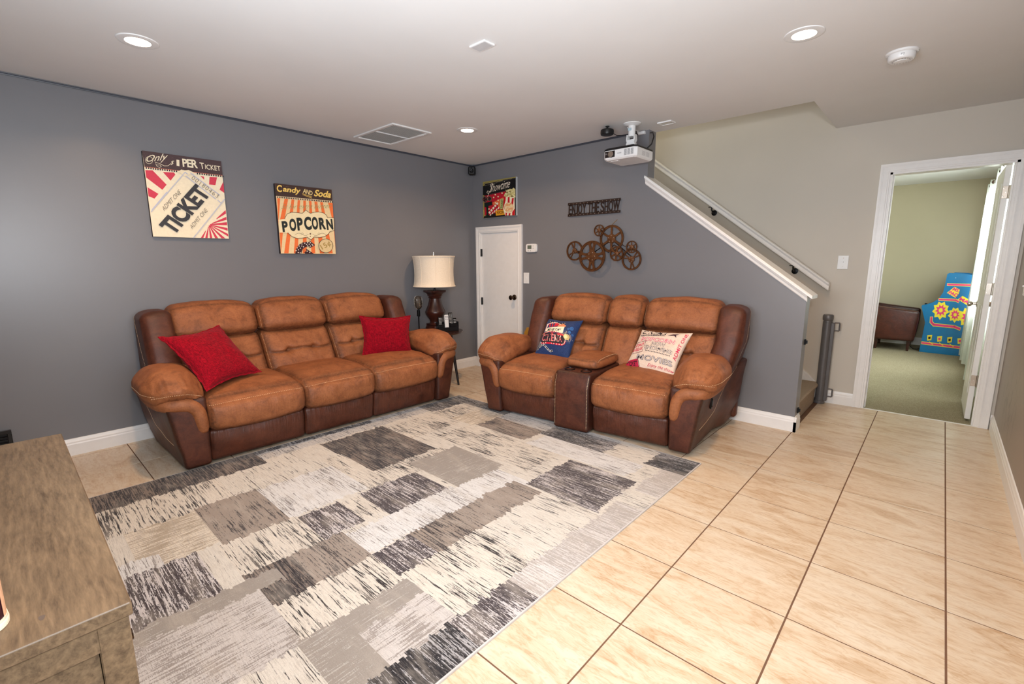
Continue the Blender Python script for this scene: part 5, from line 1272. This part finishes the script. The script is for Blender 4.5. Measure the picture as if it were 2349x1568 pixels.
pillow('throw_pillow', (.640, -3.093, .676), (-.483, .875, .035), (-.585, -.352, .731), .46, .455, .16, m_red, 'red woven throw pillow leaning diagonally at the left end of the sofa', .012, 'red throw pillows', pinch=.14)
pillow('throw_pillow', (.562, -1.650, .632), (.22, .97, -.06), (-.18, .06, .97), .475, .37, .14, m_red, 'red woven throw pillow at the right end of the sofa', .012, 'red throw pillows', pinch=.14)
# ---- cinema pillow
e, to3 = pillow('cinema_pillow', (1.811, -.664, .618), (.998, .058, .023), (-.053, .593, .804), .385, .423, .12, m_navy, 'navy blue printed pillow with CINEMA lettering on the loveseat', pinch=.12)
P = Print(homog([(555, 110), (1610, 130), (1090, 1310), (165, 1200)], [(-1, 1), (1, 1), (1, -1), (-1, -1)]), to3)
for r_, col in ((250, (62, 74, 112)), (185, (120, 110, 112)), (120, (206, 178, 120))): P.disc((1150, 720), r_*.8, col, 26, ry=r_*.72)
P.disc((1310, 460), 62, (46, 96, 158)); P.disc((1250, 580), 40, (52, 108, 170)); P.disc((1330, 640), 34, (40, 84, 140)); P.disc((1210, 480), 40, (44, 90, 150))
P.line([(640, 240), (760, 262), (880, 262), (1000, 285), (1130, 268)], 44, (20, 22, 34)); 
for k in range(7): x = 650+k*74; y = 243+(k % 2)*10+k*4; P.poly([(x, y-10), (x+34, y-6), (x+32, y+12), (x-2, y+8)], (224, 214, 206))
P.poly([(560, 330), (700, 275), (860, 262), (960, 300), (1010, 330), (900, 430), (500, 560), (470, 580), (520, 440)], (240, 196, 184))
for q in ([(650, 330), (700, 310), (680, 430), (640, 440)], [(740, 320), (780, 312), (760, 430), (715, 430)], [(840, 300), (930, 280), (940, 340), (880, 410), (780, 420)]): P.poly(q, (196, 22, 52))
P.poly([(930, 360), (1080, 300), (1150, 380), (1100, 420), (900, 420)], (214, 134, 92))
P.grid([(500, 560), (590, 455), (1105, 408), (1050, 620)], (240, 232, 206), 5, 3); P.text('MOVIE TIME', (575, 560), (985, 572), (605, 480), (34, 34, 40), .03, .2)
P.grid([(400, 640), (440, 590), (1060, 645), (1090, 700)], (206, 58, 66), 6, 2); 
P.grid([(400, 880), (440, 610), (1100, 660), (1080, 925)], (46, 34, 44), 8, 5); P.text('CINEMA', (430, 838), (1015, 868), (452, 652), (250, 214, 206), .02, space=1.15); P.text('CINEMA', (438, 830), (1008, 858), (460, 662), (232, 52, 66), .0, space=1.15)
brd = [(420, 888), (560, 898), (720, 912), (860, 930), (1000, 935), (1075, 905), (1110, 840)]; P.line(brd, 44, (206, 24, 60))
bt = [(410, 640), (520, 606), (640, 590), (760, 585), (880, 600), (1000, 622)]; P.line(bt, 26, (214, 60, 70))
for path in (brd, bt):
    pp = np.array(path, float)
    for k in range(13): t_ = k/12*(len(pp)-1); i_ = min(int(t_), len(pp)-2); c = pp[i_]+(pp[i_+1]-pp[i_])*(t_-i_); P.disc(tuple(c), 13, (252, 238, 214), 8)
fs = [(310, 1050), (350, 980), (365, 870), (400, 900), (380, 1000), (430, 960), (500, 940), (560, 1010), (610, 1080), (660, 1130), (710, 1115)]; P.line(fs, 46, (230, 230, 232)); P.line(fs, 34, (16, 18, 26))
for k in range(4, 10): a = np.array(fs[k]); P.line([tuple(a+(-14, 22)), tuple(a+(18, -20))], 6, (220, 222, 226))
P.disc((1130, 715), 60, (240, 222, 160)); P.line([(900, 690), (1320, 775)], 9, (250, 240, 210)); P.line([(1160, 560), (1120, 830)], 8, (250, 240, 210)); P.line([(1020, 630), (1230, 820)], 6, (250, 230, 180))
P.build('printed_cover_art', e)
# ---- popcorn pillow
e, to3 = pillow('movie_night_pillow', (2.735, -.60, .602), (.983, -.15, .05), (.06, .64, .765), .46, .41, .13, m_cream, 'cream pillow printed with POPCORN NOW SHOWING MOVIES on the loveseat', pinch=.10)
P = Print(homog([(178, 185), (1540, 250), (960, 1440), (-260, 1236)], [(-1, 1), (1, 1), (1, -1), (-1, -1)]), to3)
PK = (206, 62, 92); BL = (48, 46, 54)
P.text('CINEMA', (215, 350), (880, 385), (250, 215), BL, .012, .5); P.line([(180, 385), (350, 378), (560, 392), (880, 378)], 8, BL); P.line([(180, 425), (350, 405), (560, 415), (860, 425)], 8, BL)
for k in range(14): P.poly([(200+k*48, 392+k*1.2), (228+k*48, 391+k*1.2), (222+k*48, 408+k*1.2), (194+k*48, 409+k*1.2)], BL)
P.poly([(940, 418), (1080, 340), (1230, 330), (1150, 375), (1155, 465), (1100, 400)], (60, 36, 50))
P.text('POPCORN', (200, 560), (1110, 668), (235, 442), PK, .045); P.text('POPCORN', (205, 556), (1106, 661), (239, 449), (236, 190, 190), .008)
P.text('NOW', (505, 700), (865, 755), (535, 602), BL, .045); P.text('NOW', (509, 697), (862, 750), (539, 607), (220, 204, 194), .005)
P.text('SHOWING', (322, 798), (1040, 930), (350, 690), BL, .045); P.text('SHOWING', (326, 795), (1037, 924), (354, 695), (220, 204, 194), .005)
P.line([(80, 640), (130, 600), (365, 572), (262, 855), (0, 882), (-60, 880)], 10, (120, 40, 56)); P.text('SIT BACK', (20, 735), (292, 690), (60, 655), PK, .02); P.text('& RELAX', (-30, 848), (262, 812), (10, 762), PK, .02)
for k in range(17): P.disc((368+k*38.8, 840+k*8.0), 12, BL, 8)
P.text('MOVIES', (105, 1040), (1010, 1215), (140, 905), BL, .03, space=1.05); P.text('MOVIES', (112, 1036), (1003, 1208), (147, 911), (196, 186, 186), -.004, space=1.05)
P.text('Enjoy the show', (370, 1250), (1010, 1370), (395, 1155), (190, 40, 84), -.002, .5)
P.text('ADMIT ONE', (1130, 1060), (1470, 330), (1055, 1040), PK, .012)
P.grid([(-190, 1045), (160, 1035), (160, 1245), (-190, 1215)], (176, 28, 66), 5, 4); P.line([(-175, 1060), (145, 1050), (172, 1075), (172, 1215), (145, 1232), (-175, 1202)], 9, (60, 20, 34), closed=True); P.text('TICKET', (-150, 1190), (135, 1205), (-145, 1075), (60, 20, 34), .03)
for c in ((940, 680), (990, 700), (960, 740), (30, 930), (10, 960), (160, 500)): P.ring(c, 26, 5, (226, 218, 196))
P.build('printed_cover_art', e)

# ------------------------------------------------------------ the room beyond
# arcade cabinet
ac = empty('arcade_cabinet', (4.21, 4.915, 0), math.radians(-8), label='blue arcade machine with pink and yellow side art in the room beyond', cat='arcade machine')
SC = lambda x, z: (x, z)
outl = [(0.0, 0.0), (.005, .10), (.02, .43), (-.045, .655), (-.04, .675), (.06, .715), (.125, .775), (.165, .87), (.172, .97), (.180, 1.125), (.20, 1.14), (.34, 1.135), (.46, 1.11), (.56, 1.07), (.56, 0)]
m_arc = plain('arcade_blue_laminate', (14, 112, 168), .25, var=.05); m_tm = plain('black_tmolding', (16, 16, 20), .35)
AWD = .46
for y0, nm in ((0, 'side_panel'), (AWD-.018, 'side_panel')):
    b = MB(); b.prism(outl, 'y', y0, y0+.018, m_arc, m_tm); b.build(nm, ac)
b = MB(); 
inn = [(.03, .02), (.045, .43), (-.02, .66), (.07, .70), (.19, .87), (.20, 1.11), (.54, 1.05), (.54, .02)]
b.prism(inn, 'y', .018, AWD-.018, m_tm); b.build('cabinet_body', ac)
b = MB(); b.box((-.03, .10, .672), (-.005, .13, .70), m_black); b.build('control_deck', ac)
P = Print(homog([(725, 1165), (1240, 1215), (1340, 175), (1020, 150)], [(0.0, 0.0), (.432, -.02), (.405, 1.115), (.185, 1.135)]), lambda u, v, L: (u, -L, v))
YE = (236, 216, 60); PI_ = (222, 56, 124)
def stripe(pts, w): P.line(pts, w+14, YE); P.line(pts, w, PI_)
stripe([(1030, 315), (1500, 325)], 24); stripe([(925, 523), (1160, 530), (1195, 550)], 22); stripe([(840, 760), (842, 815), (880, 848), (1160, 868), (1230, 892)], 26); stripe([(750, 1065), (1290, 1110), (1500, 1125)], 20)
# lettering tile
P.poly([(1025, 432), (1130, 345), (1208, 385), (1195, 440), (1150, 498)], YE); P.text('MS.', (1095, 395), (1190, 425), (1125, 352), PI_, .04); P.text('PAC', (1040, 440), (1165, 490), (1070, 398), PI_, .05)
P.poly([(1185, 520), (1250, 470), (1420, 560), (1400, 640), (1310, 590)], YE); P.text('MAN', (1200, 525), (1390, 615), (1225, 485), PI_, .05)
# plain stand-in shapes where the characters are
def burst(c, r, n, col, r0=.62, ph=0): P.poly([(c[0]+(r if k % 2 == 0 else r*r0)*math.cos(k*PI/n+ph), c[1]+(r if k % 2 == 0 else r*r0)*math.sin(k*PI/n+ph)) for k in range(2*n)], col)
for c, r in (((960, 665), 122), ((1160, 720), 100), ((1330, 750), 130)): burst(c, r, 9, YE, .74, .2); burst(c, r*.66, 9, PI_, .6, .2); burst(c, r*.3, 9, YE, .6)
for k in range(4):
    x = 835+k*133; y = 1005+k*9; P.poly([(x-25, y-28), (x+40, y-34), (x+34, y+28), (x-20, y+34)], YE); P.poly([(x-10, y-12), (x+22, y-14), (x+20, y+14), (x-8, y+16)], PI_ if k % 2 else (26, 30, 40))
    P.line([(x+10, y+45), (x+60, y+75)], 8, YE)
P.disc((1140, 218), 6, (210, 220, 230), 8)
P.build('side_art', ac)
# leather armchair
ch = empty('leather_armchair', (3.62, 5.14, 0), label='dark reddish brown leather club chair in the room beyond', cat='armchair')
m_cl = leather('reddish_brown_leather', srgb(40, 14, 9), srgb(66, 26, 18), srgb(82, 36, 26), .32)
def fch(P_, a): 
    P_ = P_.copy(); P_[:, 2] -= .035*(a[:, 0]+1)*sstep(-.5, 1, a[:, 2]); P_[:, 0] += .02*sstep(-1, 1, a[:, 2])*sstep(0, 1, a[:, 0]); P_[:, 1] -= .02*(1-a[:, 0]**2)*sstep(0, -1, a[:, 1]); return P_
soft('arm', (.22, -.29, .405), (.295, .055, .255), m_cl, .03, (.01, .012, .0), 30, fch, ch); soft('arm', (.22, .32, .405), (.295, .055, .255), m_cl, .03, (.01, .012, .0), 30, fch, ch)
soft('backrest', (-.06, .015, .44), (.07, .36, .30), m_cl, .04, (.02, 0, .01), 24, None, ch); soft('seat_cushion', (.24, .015, .37), (.26, .25, .09), m_cl, .04, (.01, 0, .02), 24, None, ch)
for x, y in ((.08, -.27), (.455, -.27), (.08, .30), (.455, .30)):
    b = MB(); b.lathe([(.020, 0), (.030, .16)], m_espresso, (x, y, 0), 4, ang=PI/4); b.build('leg', ch)
# curtains
m_ct = NT('sheer_linen_curtain'); vv = m_ct.n('ShaderNodeTexCoord')
n1 = m_ct.noise(m_ct.coord((60, 260, 8)), 1, 3); n2 = m_ct.noise(m_ct.coord((20, 20, 220)), 1, 3)
m_ct.col(m_ct.ramp(m_ct.math('MULTIPLY', n1, n2), [(.12, srgb(196, 206, 198)), (.4, srgb(240, 242, 236))])); m_ct.set(Roughness=.9)
trn = m_ct.n('ShaderNodeBsdfTranslucent'); trn.inputs[0].default_value = (.9, .93, .9, 1); mx = m_ct.n('ShaderNodeMixShader'); mx.inputs[0].default_value = .6
m_ct.l(m_ct.b.outputs[0], mx.inputs[1]); m_ct.l(trn.outputs[0], mx.inputs[2]); m_ct.l(mx.outputs[0], m_ct.o.inputs[0]); m_ct = m_ct.m
def curtain(y0, y1, x, lab, folds, ztop=2.24, x0b=0):
    e = empty('sheer_curtain', (x, (y0+y1)/2, 0), label=lab, cat='curtain', group='sheer curtains'); b = MB(); n = folds*12; V_ = []; zz = [.04, .10, .6, 1.2, 1.8, 2.15, ztop]; yc_ = (y0+y1)/2
    for i in range(n+1):
        t = i/n
        for z in zz:
            amp = .032*(1-.35*(z/2.2)); V_.append((amp*math.sin(t*folds*2*PI)+.012*math.sin(t*folds*PI*1.3+z), y0-yc_+(y1-y0)*t+.01*math.cos(t*folds*4*PI), z))
    m_ = len(zz); F_ = [(i*m_+j, (i+1)*m_+j, (i+1)*m_+j+1, i*m_+j+1) for i in range(n) for j in range(m_-1)]
    b.add(V_, F_, m_ct); b.build('curtain_panel', e, True, angle=80)
    b = MB(); 
    for k in range(folds):
        yk = y0-yc_+(y1-y0)*(k+.5)/folds; b.lathe([(.018, yk-.002), (.023, yk-.002), (.023, yk+.002), (.018, yk+.002)], m_bronze, (0, 0, ztop-.03), 16, axis='y')
    b.build('grommet', e, True); return e
curtain(3.85, 4.72, 4.665, 'far sheer white curtain beside the arcade machine', 6); curtain(2.05, 3.22, 4.672, 'near sheer pale curtain behind the open door leaf', 8)
b = MB(); b.tube([(4.668, 1.45, 2.21), (4.668, 4.90, 2.21)], .012, m_bronze, 12); b.lathe([(.012, 1.45), (.03, 1.43), (.034, 1.40), (.022, 1.375), (0, 1.37)], m_bronze, (4.668, 0, 2.21), 16, axis='y')
for y in (1.6, 3.5, 4.8): b.tube([(4.668, y, 2.21), (4.80, y, 2.21)], .008, m_bronze, 8)
tag(b.build('curtain_rod', None, True), 'dark curtain rod with ball finial above the far window', 'curtain rod')
b = MB(); b.tube([(4.10, 5.05, .045), (4.14, 5.0, .02), (4.18, 5.1, .008), (4.22, 5.18, .03)], .005, m_black, 6); tag(b.build('power_cord', None, True), 'black cord on carpet between armchair and arcade machine', 'cord')
cf = empty('ceiling_speaker_vent', (4.55, 2.35, RH), label='white round fitting on the ceiling of the room beyond', cat='ceiling fitting')
b = MB(); b.lathe([(.10, 0), (.10, -.01), (.06, -.03), (0, -.035)], m_plastic, n=24); b.build('fitting_cover', cf, True)
